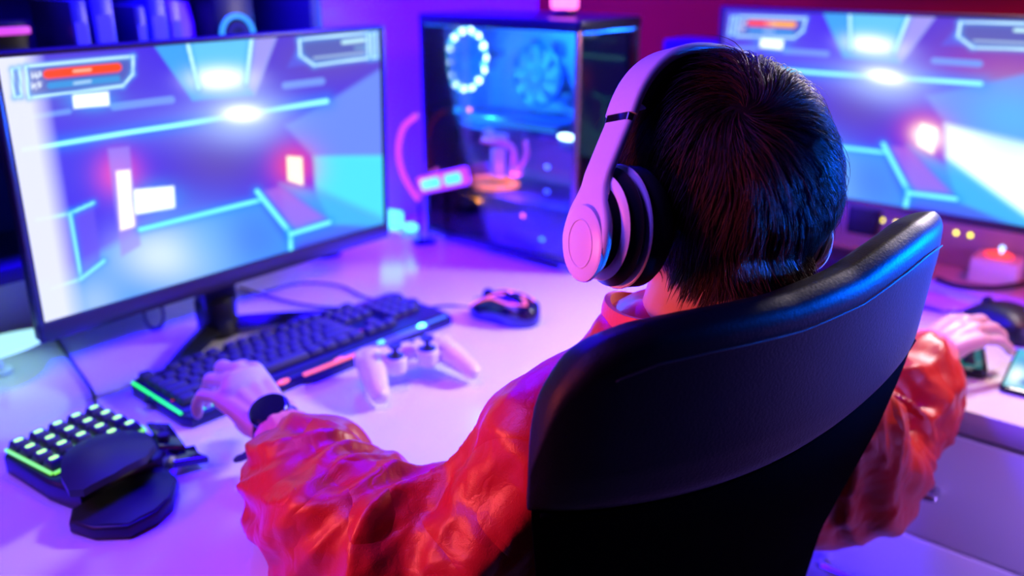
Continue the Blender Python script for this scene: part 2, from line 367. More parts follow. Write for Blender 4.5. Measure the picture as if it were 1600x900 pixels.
def monitor(name, label, loc, rotz, tilt, picture, z0, stand, wd=.54, chin=.025):
    ht = wd*9/16; t = thing(name, label, 'monitor', loc, rotz)
    piv = Matrix.Translation((0, 0, z0)) @ Matrix.Rotation(tilt, 4, 'X')
    def put(o): o.matrix_local = piv @ o.matrix_local; return o
    bm = B(); box(bm, (wd+.016, .016, ht+chin+.006), (0, .010, ht/2-chin/2+.003), bev=.003)
    box(bm, (wd*.8, .035, ht*.72), (0, .030, ht*.47), bev=.012); ob = put(obj('housing', bm, M_blackp, t))
    bm = B()
    box(bm, (wd+.018, .006, chin-.001), (0, .0, -chin/2-.0005), bev=.0015)
    box(bm, (wd+.018, .006, .005), (0, .0, ht+.003), bev=.001)
    for s in (-1, 1): box(bm, (.006, .006, ht+chin+.004), (s*(wd/2+.0055), .0, ht/2-chin/2+.002), bev=.001)
    bz = put(obj('bezel', bm, M_bezel, t))
    sc = put(screen_mesh('screen', wd, ht, picture, t, M_scr)); sc['label'] = 'glowing screen showing a neon corridor of a shooter game with bars in the corners'
    sc.matrix_local = piv
    # stand
    bm = B(); box(bm, (.055, .028, .20), (0, .075, z0+.02), bev=.004); box(bm, (.09, .05, .09), (0, .055, z0+.10), bev=.008); obj('stand_column', bm, M_blackp, t)
    if stand == 'v':
        for s in (-1, 1):
            bm = B(); tube(bm, [(0, .085, .014), (s*.09, .02, .013), (s*.19, -.065, .011)], [.021, .018, .012], m=4, n=4, flat=.6); obj('stand_foot', bm, M_blackp, t)
        bm = B(); cyl(bm, .03, .06, (0, .08, .03), bev=.004); obj('stand_hub', bm, M_blackp, t)
    else:
        bm = B(); prism(bm, rrect(.24, .18, .02), .012, (0, .04, 0), bev=.003); obj('stand_base', bm, M_blackp, t)
    return t, put, bz
pic1 = game(); pic2 = game(True)
mon1c = (-.383, 1.177)
t, put, bz = monitor('monitor', 'black framed game monitor on a splayed V stand, left of the computer tower', (mon1c[0], mon1c[1], DESK), SIDE, R(2.5), pic1, .127, 'v', .545)
put(text('brand_lettering', 'acer', .013, t, (0, -.0035, -.013), (PI/2, 0, 0), mat('grey_print', (.35, .33, .36), .5)))
bm = B(); cyl(bm, .0035, .003, (.25, -.006, -.022), (PI/2, 0, 0), n=16); put(obj('power_light', bm, glow('blue_led', (.2, .5, 1), 4), t))
p2 = W(1.53, -.484, DESK)
monitor('monitor', 'black framed game monitor on the drawer desk, behind the head', p2, ROOM, R(0), pic2, .141, 'base', .545, .013)

# ------------------------------------------------------------------ keyboards
KEYS = {}
def keycap(wd, m=None, h=.0085):
    k = (round(wd, 4), m)
    if k not in KEYS:
        b2 = B(); bmesh.ops.create_cube(b2, size=1)
        for v in b2.verts:
            top = v.co.z > 0
            v.co = Vector((v.co.x*(wd-.0015-(.0045 if top else 0)), v.co.y*(.0175-(.005 if top else 0))+(.0008 if top else 0), (h if top else 0)))
        bmesh.ops.bevel(b2, geom=b2.edges[:], offset=.0008, segments=2, affect='EDGES', profile=.5)
        bmesh.ops.recalc_face_normals(b2, faces=b2.faces)
        me = bpy.data.meshes.new('key'); b2.to_mesh(me); b2.free(); me.materials.append(M_key); shade(me, 40); KEYS[k] = me
    return KEYS[k]
def key(x, y, wd, parent, z, tilt=0, me=None):
    o = bpy.data.objects.new('key', me or keycap(wd)); link(o, parent); o.location = (x, y, z); o.rotation_euler = (tilt, 0, 0); return o
U1 = .019
def layout(rows, x0, y0, parent, z, slope=0):
    n = 0
    for j, row in enumerate(rows):
        x = x0; y = y0-j*U1-(0.006 if j else 0)
        for kk in row:
            if kk < 0: x += -kk*U1; continue
            key(x+kk*U1/2, y, kk*U1, parent, z+slope*(y-y0), 0); x += kk*U1; n += 1
    return n
g5 = [[1, -1, 1, 1, 1, 1, -.5, 1, 1, 1, 1, -.5, 1, 1, 1, 1, -.25, 1, 1, 1],
      [1]*13+[2, -.25, 1, 1, 1, -.25, 1, 1, 1, 1],
      [1.5]+[1]*12+[1.5, -.25, 1, 1, 1, -.25, 1, 1, 1],
      [1.75]+[1]*11+[2.25, -3.5, 1, 1, 1, 1],
      [2.25]+[1]*10+[2.75, -1.25, 1, -1.25, 1, 1, 1],
      [1.25, 1.25, 1.25, 6.25, 1.25, 1.25, 1.25, 1.25, -.25, 1, 1, 1]]
kc = Vector((-.297, 1.150, DESK)); krot = SIDE-R(2.7)
t = thing('game_keyboard', 'long black mechanical keyboard with green and orange underglow, in front of the left monitor', 'keyboard', kc, krot)
poly = [(-.225, -.062), (-.218, -.078), (-.06, -.078), (-.045, -.088), (.045, -.088), (.06, -.078), (.218, -.078), (.225, -.062), (.225, .062), (.215, .074), (-.215, .074), (-.225, .062)]
bm = B(); prism(bm, poly, .016, bev=.003); obj('base', bm, M_blackp, t)
bm = B(); prism(bm, rrect(.440, .132, .004), .002, (0, .002, .016), bev=.0008); obj('deck', bm, mat('deck_plate', (.006, .006, .01), .5), t)
bm = B(); box(bm, (.16, .012, .004), (.085, -.0775, .0165), bev=.001); obj('wrist_strip', bm, mat('grey_strip', (.2, .2, .23), .3, metal=.5), t)
G = glow('green_underglow', (.02, 1, .12), 1.6); O_ = glow('orange_underglow', (1, .12, .01), 1.7); Bl = glow('blue_underglow', (.05, .15, 1), 1.6)
for nm, (cx, cy, sx, sy), mm in (('light_strip', (-.2225, 0, .003, .125), G), ('light_strip', (-.16, -.0685, .09, .003), G), ('light_strip', (-.01, -.0835, .10, .005), O_), ('light_strip', (.16, -.074, .10, .004), Bl)):
    bm = B(); box(bm, (sx, sy, .003), (cx, cy, .0172), bev=.0008); obj(nm, bm, mm, t)
for x in (-.09, .0): 
    bm = B(); ball(bm, .006, (x, -.081, .0175), (1.6, .6, .5)); obj('light_lens', bm, O_ if x > -.05 else O_, t)
bm = B(); ball(bm, .006, (.155, -.078, .0185), (1.3, .8, .6)); obj('light_lens', bm, glow('cyan_lens', (.1, .6, 1), 7), t)
bm = B(); ball(bm, .005, (.075, -.080, .0185), (1.3, .8, .6)); obj('light_lens', bm, glow('cyan_lens_dim', (.1, .6, 1), 2.5), t)
nk = layout(g5, -.2145, .058, t, .0185, -.02)
bm = B()
for x in (-.19, -.12, -.05, .02, .09, .16): box(bm, (.05, .0012, .0012), (x, -.0245, .0186))
obj('red_backlight', bm, glow('red_backlight', (1, .04, .02), .8), t)
# cable of the keyboard
def cable(name, label, pts, r=.0022, m=None):
    bm = B(); tube(bm, pts, r, m=8, n=8); o = obj(name, bm, m or M_rubber); return tag(o, label, 'cable')
def dk(x, y, z=.003): return (x, y, DESK+z)

# left hand keypad
t = thing('gaming_keypad', 'one-hand black keypad with green lit keys and padded palm rest, at the left desk corner', 'keypad', (-.452, .83, DESK), R(57))
M_kpk = glow('green_legend', (.42, 1, .22), 2.0)
bm = B(); prism(bm, [(-.040, .100), (-.052, .088), (-.056, .0), (-.050, -.05), (.04, -.06), (.062, -.04), (.070, .04), (.068, .088), (.058, .100)], .026, bev=.005, seg=3); obj('base', bm, M_blackp, t)
bm = B(); prism(bm, rrect(.114, .096, .006), .003, (.009, .047, .0255), bev=.001); obj('deck', bm, mat('keypad_deck', (.06, .015, .02), .35), t)
bm = B()
box(bm, (.0028, .088, .0028), (-.0475, .046, .0292)); box(bm, (.0028, .085, .0028), (.0645, .048, .0292)); box(bm, (.11, .0028, .0028), (.009, .0005, .0292))
for x in (-.0248, -.0023, .0202, .0427): box(bm, (.0020, .085, .0020), (x, .046, .0290))
obj('light_strip', bm, glow('green_strip', (.25, 1, .12), 1.1), t)
for i in range(5):
    for j in range(4):
        x = -.036+i*.0225; y = .081-j*.0225
        o = key(x, y, .0200, t, .030)
        bm = B(); prism(bm, rrect(.0098, .0058, .0026, 3), .0006, (0, .001, .0084)); obj('key_legend', bm, M_kpk, o, smooth=False)
bm = B()
NS = 28
def dome(bm, ax, ay, az, loc, rot, e=2.6, n=40, m=14, cut=0.0):
    b2 = bmesh.new(); rows = []
    for i in range(m+1):
        ph = PI/2*i/m
        rr = math.cos(ph)**(2/e); zz = math.sin(ph)**(2/e)
        rows.append([b2.verts.new((ax*rr*math.copysign(abs(math.cos(2*PI*j/n))**(2/e), math.cos(2*PI*j/n)), ay*rr*math.copysign(abs(math.sin(2*PI*j/n))**(2/e), math.sin(2*PI*j/n)), az*zz)) for j in range(n)])
    for i in range(m):
        for j in range(n): b2.faces.new((rows[i][j], rows[i][(j+1) % n], rows[i+1][(j+1) % n], rows[i+1][j]))
    b2.faces.new(rows[0][::-1]); bmesh.ops.remove_doubles(b2, verts=b2.verts, dist=1e-5)
    return merge(bm, b2, TR(loc, rot))
# palm rest: curved shield plate above, and lower wrist cushion
P0 = Vector((0, 0, 0))
def shield(poly, z0, amp, th, tilt):
    """curved plate: outline poly, domed by amp"""
    b2 = bmesh.new(); vs = [b2.verts.new((x, y, 0)) for x, y in poly]; f = b2.faces.new(vs)
    bmesh.ops.triangulate(b2, faces=[f]); bmesh.ops.subdivide_edges(b2, edges=b2.edges[:], cuts=3, use_grid_fill=True)
    cx = sum(p[0] for p in poly)/len(poly); cy = sum(p[1] for p in poly)/len(poly); rr = max(math.hypot(p[0]-cx, p[1]-cy) for p in poly)
    for v in b2.verts: 
        q = math.hypot(v.co.x-cx, v.co.y-cy)/rr; v.co.z = z0+amp*(1-q*q)+tilt*(v.co.y-cy)
    r = bmesh.ops.extrude_face_region(b2, geom=b2.faces[:])
    for v in [g for g in r['geom'] if isinstance(g, bmesh.types.BMVert)]: v.co.z -= th
    bmesh.ops.recalc_face_normals(b2, faces=b2.faces); return b2
sh = [(-.068, -.066), (-.060, -.040), (-.042, -.012), (-.021, .008), (.017, .020), (.042, .012), (.044, -.035), (.030, -.067), (.007, -.083), (-.031, -.084), (-.060, -.078)]
bm = B(); merge(bm, shield([(x*1.0, y*1.0) for x, y in sh], .038, .016, .008, -.06)); obj('palm_rest', bm, M_darkp, t)
sh2 = [(-.062, -.052), (-.076, -.070), (-.070, -.100), (-.050, -.127), (-.020, -.130), (.004, -.122), (.032, -.095), (.040, -.066), (.030, -.050)]
bm = B(); prism(bm, sh2, .016, (0, 0, .0), bev=.004, seg=3); merge(bm, shield([(x*.93-.0010, y*.93-.006) for x, y in sh2], .014, .007, .006, 0)); obj('wrist_cushion', bm, M_darkp, t)
bm = B(); box(bm, (.06, .06, .010), (-.01, -.055, .010), bev=.003); obj('slider_bar', bm, M_blackp, t)
bm = B(); prism(bm, [(-.012, -.03), (.016, -.034), (.018, .03), (-.004, .036)], .014, (.066, -.020, .014), (0, .25, -.35), bev=.003); prism(bm, rrect(.010, .036, .003), .003, (.067, -.012, .030), (0, .25, -.3), bev=.001); obj('thumb_module', bm, M_blackg, t)
bm = B(); prism(bm, [(-.004, -.016), (.030, -.002), (.018, .006), (.010, .022), (-.006, .014)], .010, (.062, -.060, .008), (0, .1, -.9), bev=.0025); obj('thumb_paddle', bm, M_blackg, t)
bm = B(); cyl(bm, .007, .010, (.062, -.034, .031), n=20, bev=.002); obj('thumb_stick', bm, M_rubber, t)
cable('keypad_cable', 'thin dark cable running from the green keypad up to under the left monitor', [dk(-.500, .930, .012), dk(-.505, .945, .006), dk(-.527, .992), dk(-.552, 1.035), dk(-.606, 1.106), dk(-.648, 1.16), dk(-.690, 1.217)])

# ------------------------------------------------------------------ mouse with orange lights
def mouse(name, label, loc, rotz, L, Wd, H, kind):
    t = thing(name, label, 'computer mouse', loc, rotz)
    n, m = 48, 22
    def surf(th, k):     # outline x: length, y: width
        c, s = math.cos(th), math.sin(th); e = .85
        x = L/2*math.copysign(abs(c)**e, c); wv = Wd/2*(1-.16*math.exp(-((x/L*2-.15)/.35)**2)+.02)
        y = wv*math.copysign(abs(s)**e, s); return x, y
    def hgt(x, y):
        q = min(1, abs(x)/(L/2)); r = min(1, abs(y)/(Wd/2)); a = x/(L/2)
        return H*max(0, 1-abs(a+.12)**2.4*.80)**.8*max(0, 1-r**3.2)**.55
    V = []; F = []
    for i in range(m+1):
        k = 1-i/m
        for j in range(n):
            x, y = surf(2*PI*j/n, k)
            kk = k**.7; V.append((x*kk, y*kk, hgt(x*kk, y*kk)*(1 if i else .12)+.004))
    for i in range(m):
        for j in range(n): F.append((i*n+j, i*n+(j+1) % n, (i+1)*n+(j+1) % n, (i+1)*n+j))
    b2 = bmesh.new(); vs = [b2.verts.new(v) for v in V]
    for f in F: b2.faces.new([vs[q] for q in f])
    lo = [b2.verts.new((V[j][0]*.96, V[j][1]*.96, .0)) for j in range(n)]
    for j in range(n): b2.faces.new((lo[j], lo[(j+1) % n], vs[(j+1) % n], vs[j]))
    b2.faces.new(lo); bmesh.ops.remove_doubles(b2, verts=b2.verts, dist=1e-5)
    obj('shell', b2, M_blackg if kind else M_darkp, t, ang=60)
    def strip(nm, pts, wd, m_, lift=.0016):
        P = [(x, y, hgt(x, y)+.004+lift*0.3) for x, y in pts]
        b_ = B(); tube(b_, P, wd, m=8, n=5, flat=.45); obj(nm, b_, m_, t)
    bm = B(); cyl(bm, .010, .006, (L*.24, 0, hgt(L*.24, 0)+.003), (PI/2, 0, 0), n=24, bev=.001); obj('scroll_wheel', bm, M_rubber, t)
    bm = B(); box(bm, (L*.42, .0012, .0012), (L*.27, 0, H*.75+.004), (0, .42, 0)); obj('button_gap', bm, M_rubber, t)
    return t, strip, hgt
M_or = glow('orange_mouse_light', (1, .13, .06), 1.35)
t, strip, hg = mouse('gaming_mouse', 'black gaming mouse with glowing orange lines, right of the long keyboard', (-.012, 1.287, DESK), R(150), .122, .066, .040, True)
# local +x is the front of the mouse (cable side)
for s in (1, -1):
    strip('light_line', [(.052, s*.017), (.034, s*.021), (.012, s*.020), (-.020, s*.023), (-.045, s*.012)], .0032, M_or)
strip('light_line', [(.022, .020), (.012, .012), (-.002, .007)], .0030, M_or)
strip('light_line', [(-.045, .012), (-.038, .003), (-.030, -.004)], .0028, M_or)
cable('mouse_cable', 'thin dark cable curving from the orange lit mouse behind the keyboard', [dk(-.065, 1.318, .006), dk(-.10, 1.335), dk(-.15, 1.33), dk(-.24, 1.37), dk(-.30, 1.43), dk(-.37, 1.44), dk(-.42, 1.40)], .002)
cable('keyboard_cable', 'dark cable leaving the back of the long keyboard under the left monitor', [dk(-.24, 1.30, .010), dk(-.27, 1.32), dk(-.33, 1.335), dk(-.40, 1.37), dk(-.47, 1.42)], .0022)
bm = B(); torus(bm, .018, .0028, (-.545, 1.24, DESK+.026), (PI/2, 0, .4), sc=(.75, 1.35, 1)); tag(obj('coiled_cable', bm, M_rubber), 'small loop of dark cable standing below the left monitor edge', 'cable')
t, strip, hg = mouse('vertical_mouse', 'rounded dark mouse with a small blue light, right of the right hand', (.745, 1.235, DESK), R(112), .125, .092, .042, False)
bm = B(); ball(bm, .0055, (-.030, -.012, hg(-.030, -.012)+.0035), (1.3, 1, .35)); obj('logo_light', bm, glow('violet_logo', (.1, .08, 1), 3), t)

# ------------------------------------------------------------------ game controller
t = thing('game_controller', 'white twin-stick game controller resting in front of the long keyboard', 'game controller', (-.142, 1.080, DESK), R(31)); t.scale = (.90, .90, .90)
def ctrl_body():
    o = bpy.data.objects.new('shell', bpy.data.meshes.new('x')); COL.objects.link(o)
    bm = B()
    tube(bm, [(-.055, .012, .036), (-.02, .008, .038), (.02, .008, .038), (.055, .012, .036)], [.020, .018, .018, .020], m=20, n=5, flat=.75)
    for s in (-1, 1):
        cyl(bm, .026, .024, (s*.052, .008, .037), n=36, bev=.005)
        tube(bm, [(s*.052, .012, .034), (s*.062, -.018, .031), (s*.070, -.050, .024), (s*.074, -.072, .018)], [.023, .021, .017, .0135], m=20, n=6, flat=.9)
        cyl(bm, .0165, .026, (s*.026, -.018, .034), n=32, bev=.004)
    me = bpy.data.meshes.new('shell'); bm.to_mesh(me); bm.free(); o.data = me
    md = o.modifiers.new('r', 'REMESH'); md.mode = 'VOXEL'; md.voxel_size = .0016
    s_ = o.modifiers.new('s', 'SMOOTH'); s_.iterations = 5; s_.factor = .6
    me = evalmesh(o); me.materials.append(M_ctrl); shade(me, 180); o.parent = t; return o
ctrl_body()
for s in (-1, 1):
    bm = B(); cyl(bm, .0135, .003, (s*.026, -.018, .0475), n=28, bev=.001); st = obj('stick_well', bm, mat('controller_dark', (.03, .025, .035), .4), t)
    bm = B(); cyl(bm, .0045, .014, (s*.026, -.018, .053), n=20); lathe(bm, [(.0, .0655), (.006, .0645), (.0095, .066), (.0105, .064), (.0095, .061), (.004, .059)], 28, (s*.026, -.018, 0)); obj('analog_stick', bm, MATS['controller_dark'], t)
    bm = B(); prism(bm, rrect(.024, .012, .004), .012, (s*.050, .034, .030), bev=.002); obj('shoulder_button', bm, MATS['controller_dark'], t)
for a in range(4):
    bm = B(); prism(bm, [(-.0045, .012), (-.0045, .006), (0, .002), (.0045, .006), (.0045, .012)], .003, (-.052, .008, .048), (0, 0, a*PI/2), bev=.0008); obj('direction_button', bm, MATS['controller_dark'], t)
    bm = B(); cyl(bm, .0045, .004, (.052+.0105*math.cos(a*PI/2), .008+.0105*math.sin(a*PI/2), .050), n=18, bev=.001); obj('face_button', bm, mat('pale_button', (.5, .48, .55), .35), t)
for x in (-.012, .012): bm = B(); box(bm, (.008, .004, .003), (x, .006, .052), bev=.001); obj('menu_button', bm, MATS['controller_dark'], t)

# ------------------------------------------------------------------ computer tower
tw, td, th = .37, .19, .437
t = thing('computer_tower', 'black glass-sided computer tower glowing blue inside, between the two monitors', 'computer', W(1.315, -1.043, DESK), ROOM)
M_case = mat('black_case_metal', (.012, .011, .02), .3, metal=.3)
bm = B(); z0 = .012
box(bm, (tw, td, .012), (0, 0, z0+.006), bev=.002); obj('bottom_panel', bm, M_case, t)
bm = B(); prism(bm, rrect(tw+.006, td+.006, .012), .020, (0, 0, th-.018), bev=.004); obj('top_panel', bm, M_case, t)
bm = B(); box(bm, (tw-.004, .004, th-.04), (0, td/2-.004, th/2+.002)); obj('motherboard_tray', bm, mat('blue_haze_tray', (.25, .28, .5), .4, metal=.3), t)  # blue haze of the interior put into the base colour, rear panel too
bm = B(); box(bm, (.006, td-.006, th-.032), (-tw/2+.003, 0, th/2), bev=.001); obj('rear_panel', bm, MATS['blue_haze_tray'], t)
for sx, sy in ((-1, -1), (1, -1), (1, 1)):
    bm = B(); box(bm, (.009, .009, th-.03), (sx*(tw/2-.005), sy*(td/2-.005), th/2), bev=.002); obj('corner_post', bm, mat('copper_edge', (.45, .2, .18), .25, metal=.9) if (sx, sy) == (1, -1) else M_case, t)
bm = B(); box(bm, (tw-.02, .003, th-.04), (0, -td/2+.002, th/2)); o = obj('side_glass', bm, M_glass, t, smooth=False); o['label'] = 'tinted clear side glass'
bm = B(); box(bm, (.003, td-.02, th-.04), (tw/2-.002, 0, th/2)); o = obj('front_glass', bm, M_glass, t, smooth=False)
for x in (-.15, .15):
    for y in (-.075, .075):
        bm = B(); cyl(bm, .011, .013, (x, y, .0065), n=20); obj('foot', bm, M_metal, t)
# motherboard, coolers
bm = B(); box(bm, (.26, .003, .27), (-.03, td/2-.009, .275)); obj('motherboard', bm, mat('motherboard', (.15, .25, .5), .35, bump=.5, bscale=90, bdist=.002), t)
Mb = mat('board_parts', (.14, .16, .26), .35, metal=.5)
rb = random.Random(3)
for k in range(16):
    bm = B(); s = rb.uniform(.010, .03); box(bm, (s, .010, rb.uniform(.008, .028)), (rb.uniform(-.14, .08), td/2-.014, rb.uniform(.17, .39)), bev=.001); obj('heat_sink' if k % 2 else 'board_chip', bm, Mb, t)
def fan(parent, loc, rot, r, ringm, blade_m, beads=True, ringr=None):
    bm = B(); torus(bm, r, .0055, loc, rot, n=56); f = obj('fan_ring', bm, ringm, parent)
    bm = B(); M0 = TR(loc, rot)
    for k in range(9):
        b2 = B(); tube(b2, [(r*.22, 0, 0), (r*.55, r*.08, .003), (r*.9, r*.26, .004)], [r*.10, r*.16, r*.2], m=6, n=3, flat=.12)
        merge(bm, b2, M0 @ Matrix.Rotation(k*2*PI/9, 4, 'Z'))
    obj('fan_blades', bm, blade_m, f)
    b2 = B(); cyl(b2, r*.28, .014, n=28, bev=.002); bm = B(); merge(bm, b2, M0); obj('fan_hub', bm, blade_m, f)
    return f
M_cy = glow('cyan_ring', (.12, .80, 1), 3.2); M_bl = mat('fan_blade', (.10, .16, .35), .3, emit=(.0, .25, 1), estr=.35)
fan(t, (-tw/2+.045, -.014, .350), (0, PI/2, 0), .055, M_cy, M_bl)
bm = B()
for k in range(14):
    a = 2*PI*k/14; ball(bm, .0066, (-tw/2+.047, -.014+.055*math.cos(a), .350+.055*math.sin(a)), n=10)
obj('ring_beads', bm, glow('white_beads', (.6, .95, 1), 7), t)
f2 = fan(t, (-.010, td/2-.050, .325), (PI/2, 0, 0), .055, mat('dim_ring', (.03, .05, .2), .3, emit=(0, .18, 1), estr=.5), mat('cooler_blade', (.12, .2, .45), .35, emit=(0, .12, 1), estr=.10))
for k in range(4):
    bm = B(); box(bm, (.007, .030, .125), (.075+k*.013, td/2-.025, .325), bev=.0015); obj('memory_stick', bm, mat('memory_blue', (.06, .15, .6), .3, emit=(.02, .2, 1), estr=.45), t)
bm = B(); box(bm, (.25, .095, .030), (-.03, .02, .235), bev=.004); g = obj('graphics_card', bm, mat('card_shroud', (.06, .10, .25), .3, metal=.3), t)
bm = B(); box(bm, (.22, .0015, .010), (-.02, -.0282, .240)); obj('card_light', bm, glow('card_blue', (.02, .25, 1), .9), g)
bm = B(); ball(bm, .012, (.135, -.055, .238), (1.6, .6, .5)); obj('pump_light', bm, glow('white_pump', (.55, .95, 1), 6), t)
bm = B(); box(bm, (.04, .03, .025), (.135, -.04, .222), bev=.004); obj('pump_block', bm, mat('card_shroud2', (.15, .2, .5), .3), t)
bm = B(); box(bm, (tw-.03, td-.03, .085), (0, .002, .068), bev=.002); obj('power_supply_cover', bm, mat('psu_cover', (.05, .03, .25), .4), t)  # blue wall reflected in the glass is put into this base colour
bm = B(); torus(bm, .042, .010, (-.060, -.035, .122), (0, 0, 0), n=48, sc=(1.15, .95, .5)); o = obj('floor_fan_ring', bm, glow('orange_fan', (1, .17, .04), 2.2), t)
bm = B(); 
for k in range(11):
    b2 = B(); tube(b2, [(.008, 0, 0), (.022, .004, .002), (.036, .012, 0)], [.004, .006, .008], m=6, n=3, flat=.2); merge(bm, b2, Matrix.Translation((-.06, -.035, .122)) @ Matrix.Diagonal((1.15, .95, 1, 1)) @ Matrix.Rotation(k*2*PI/11, 4, 'Z'))
obj('fan_blades', bm, glow('dim_orange', (1, .2, .08), .9), o)
M_pk = mat('pink_tube', (.4, .12, .4), .25, emit=(.9, .12, .8), estr=.45)
bm = B(); tube(bm, [(-.075, -.04, .205), (-.02, -.045, .208), (.005, -.045, .195), (.004, -.045, .150)], .006, m=10, n=6); obj('coolant_tube', bm, M_pk, t)
bm = B(); cyl(bm, .014, .055, (-.045, -.03, .165), n=24, bev=.003); obj('coolant_reservoir', bm, mat('violet_acrylic', (.35, .2, .5), .2, emit=(.6, .15, 1), estr=.35), t)
bm = B(); tube(bm, [(.03, -.04, .215), (.036, -.045, .19), (.022, -.05, .165), (.008, -.05, .155)], .005, m=10, n=6); ball(bm, .012, (.018, -.05, .158), (1.2, .7, .6)); obj('coolant_tube', bm, M_pk, t)
bm = B(); cyl(bm, .009, .012, (-.045, -.06, .225), (PI/2, 0, 0), n=20); box(bm, (.035, .006, .010), (-.015, -.06, .222), bev=.002); obj('valve', bm, mat('lilac_plastic', (.4, .35, .7), .3, emit=(.4, .25, 1), estr=.3), t)
bm = B()
for k, x in enumerate((-.105, -.088, -.072, -.056)): ball(bm, .0065, (x, -.0790, .100-.0015*k), (1.3, .5, .7), n=12)
obj('warning_lights', bm, glow('amber_leds', (1, .35, .03), 16), t)
for (x, z, c, n_) in ((-.075, .268, (1, .22, .08), 'red_led'), (.055, .085, (.8, .12, .1), 'dim_red_led'), (.110, .185, (.05, .12, 1), 'blue_dot'), (.110, .140, (.03, .06, 1), 'blue_dot2'), (.10, .048, (.02, .15, .8), 'blue_dot3')):
    bm = B(); ball(bm, .0042, (x, -.078, z), (1.6 if 'blue' in n_ else 1, .5, 1), n=12); obj('indicator_light', bm, glow(n_, c, 5.0), t)
for k in range(5):
    bm = B(); ball(bm, .004, (.158, -.06, .36-.03*k), (1, .5, 1.2), n=10); obj('indicator_light', bm, glow('front_fan_dots', (.02, .12, .9), .7), t)
# intake fans behind the front glass; their green emission stands in for its reflections
fan(t, (tw/2-.035, .015, .335), (0, PI/2, 0), .060, glow('green_ring', (.02, .5, .30), .55), mat('green_blade', (.02, .08, .08), .3, emit=(0, .3, .25), estr=.10))
fan(t, (tw/2-.035, .015, .195), (0, PI/2, 0), .060, glow('green_ring', (.02, .5, .30), .55), MATS['green_blade'])
def lamp_in(name, loc, pw, col, parent, r=.02):
    o = point(name, (0, 0, 0), pw, col, r); o.parent = parent; o.location = loc; return o
lamp_in('case_blue_light', (.06, -.03, .405), 9, (.01, .16, 1), t, .006)
lamp_in('case_rear_light', (-.115, -.075, .262), 2.5, (.02, .35, 1), t, .006)
lamp_in('case_floor_light', (.02, -.07, .14), 1.0, (.3, .06, 1), t, .005)
# glowing pink tumbler on top of the case
g = thing('desk_light', 'small pink glowing light standing on the computer tower', 'lamp', W(1.31, -.955, DESK+th+.006), ROOM)
bm = B(); cyl(bm, .022, .008, (0, 0, .004), n=28, bev=.002); obj('base', bm, M_blackp, g)
bm = B()
for s in (-1, 1): cyl(bm, .013, .05, (s*.0135, 0, .033), n=24, bev=.004)
obj('shade', bm, glow('pink_light', (1, .12, .55), 3.5), g)

# neon tube and cyan bars beside the case
g = thing('neon_tube_lamp', 'curved pink neon tube left of the computer tower', 'lamp', W(1.18, -1.215, DESK), ROOM)
bm = B(); tube(bm, [(.012, .0, .255), (-.024, 0, .228), (-.040, 0, .185), (-.034, 0, .145), (-.012, 0, .112), (.010, 0, .092)], .0055, m=12, n=6); obj('neon_tube', bm, glow('pink_neon', (1, .08, .75), .85), g)
bm = B(); cyl(bm, .016, .01, (.012, 0, .005), n=24, bev=.002); cyl(bm, .003, .09, (.012, 0, .048), n=12); obj('base', bm, M_blackp, g)
g = thing('light_bar', 'slanted cyan light bar in a pink rim before the tower glass', 'lamp', W(1.195, -1.15, DESK), ROOM)
bm = B(); cyl(bm, .014, .006, (-.045, 0, .003), n=24, bev=.001); tube(bm, [(-.045, 0, .004), (-.045, 0, .06), (-.040, 0, .120)], .003, m=8, n=3); obj('stand', bm, M_blackp, g)
bm = B(); prism(bm, rrect(.135, .034, .007), .010, (.0, .004, .135), (PI/2, -.30, 0), bev=.002); obj('rim', bm, mat('pink_rim', (.5, .12, .5), .3, emit=(1, .12, .8), estr=.55), g)
for x in (-.030, .032):
    bm = B(); prism(bm, rrect(.052 if x < 0 else .044, .020, .006), .004, (x*math.cos(.30), -.004, .135-x*math.sin(-.30)), (PI/2, -.30, 0), bev=.001); obj('light_panel', bm, glow('cyan_panel', (.10, .75, 1), 1.5), g)
g = thing('light_cube', 'small cyan glowing block on the desk behind the left monitor edge', 'lamp', W(1.20, -1.30, DESK), ROOM+.2)
bm = B(); box(bm, (.055, .03, .008), (0, 0, .004), bev=.002); obj('base', bm, M_wpl, g)
bm = B(); box(bm, (.05, .025, .034), (-.008, 0, .030), bev=.005); ball(bm, .012, (.042, 0, .018), (1.3, 1, .8)); obj('shade', bm, glow('cyan_block', (.10, .75, 1), 2.2), g)

# ------------------------------------------------------------------ shelf behind the left monitor
t = thing('wall_shelf', 'dark open shelf against the wall behind the left monitor', 'shelf', W(.12, -1.284, DESK), SIDE)
M_sh = mat('dark_blue_wood', (.02, .02, .05), .45, bump=.3, bscale=25)
for x in (-.83, -.1, .83):
    bm = B(); box(bm, (.022, .19, .66), (x, 0, .47), bev=.001); obj('upright', bm, M_sh, t)
for z in (.145, .33, .789):
    bm = B(); box(bm, (1.64, .19, .02), (0, 0, z), bev=.001); obj('shelf_board', bm, M_sh, t)
bm = B(); box(bm, (1.64, .006, .66), (0, .090, .47)); obj('back_panel', bm, mat('speckled_back', (.03, .03, .12), .4, bump=.6, bscale=20, bdist=.01), t)
def onshelf(x, y=0): return Vector(W(.12+x, -1.284-y, DESK+.341))
g = thing('ring_light_speaker', 'round speaker with a blue bead ring, on the dark shelf above the left monitor', 'speaker', onshelf(.705), SIDE)
bm = B(); box(bm, (.075, .11, .15), (0, 0, .075), bev=.008); obj('cabinet', bm, M_blackp, g)
bm = B(); torus(bm, .028, .0036, (0, -.058, .082), (PI/2, 0, 0)); obj('light_ring', bm, glow('blue_ring', (.03, .28, 1), 1.6), g)
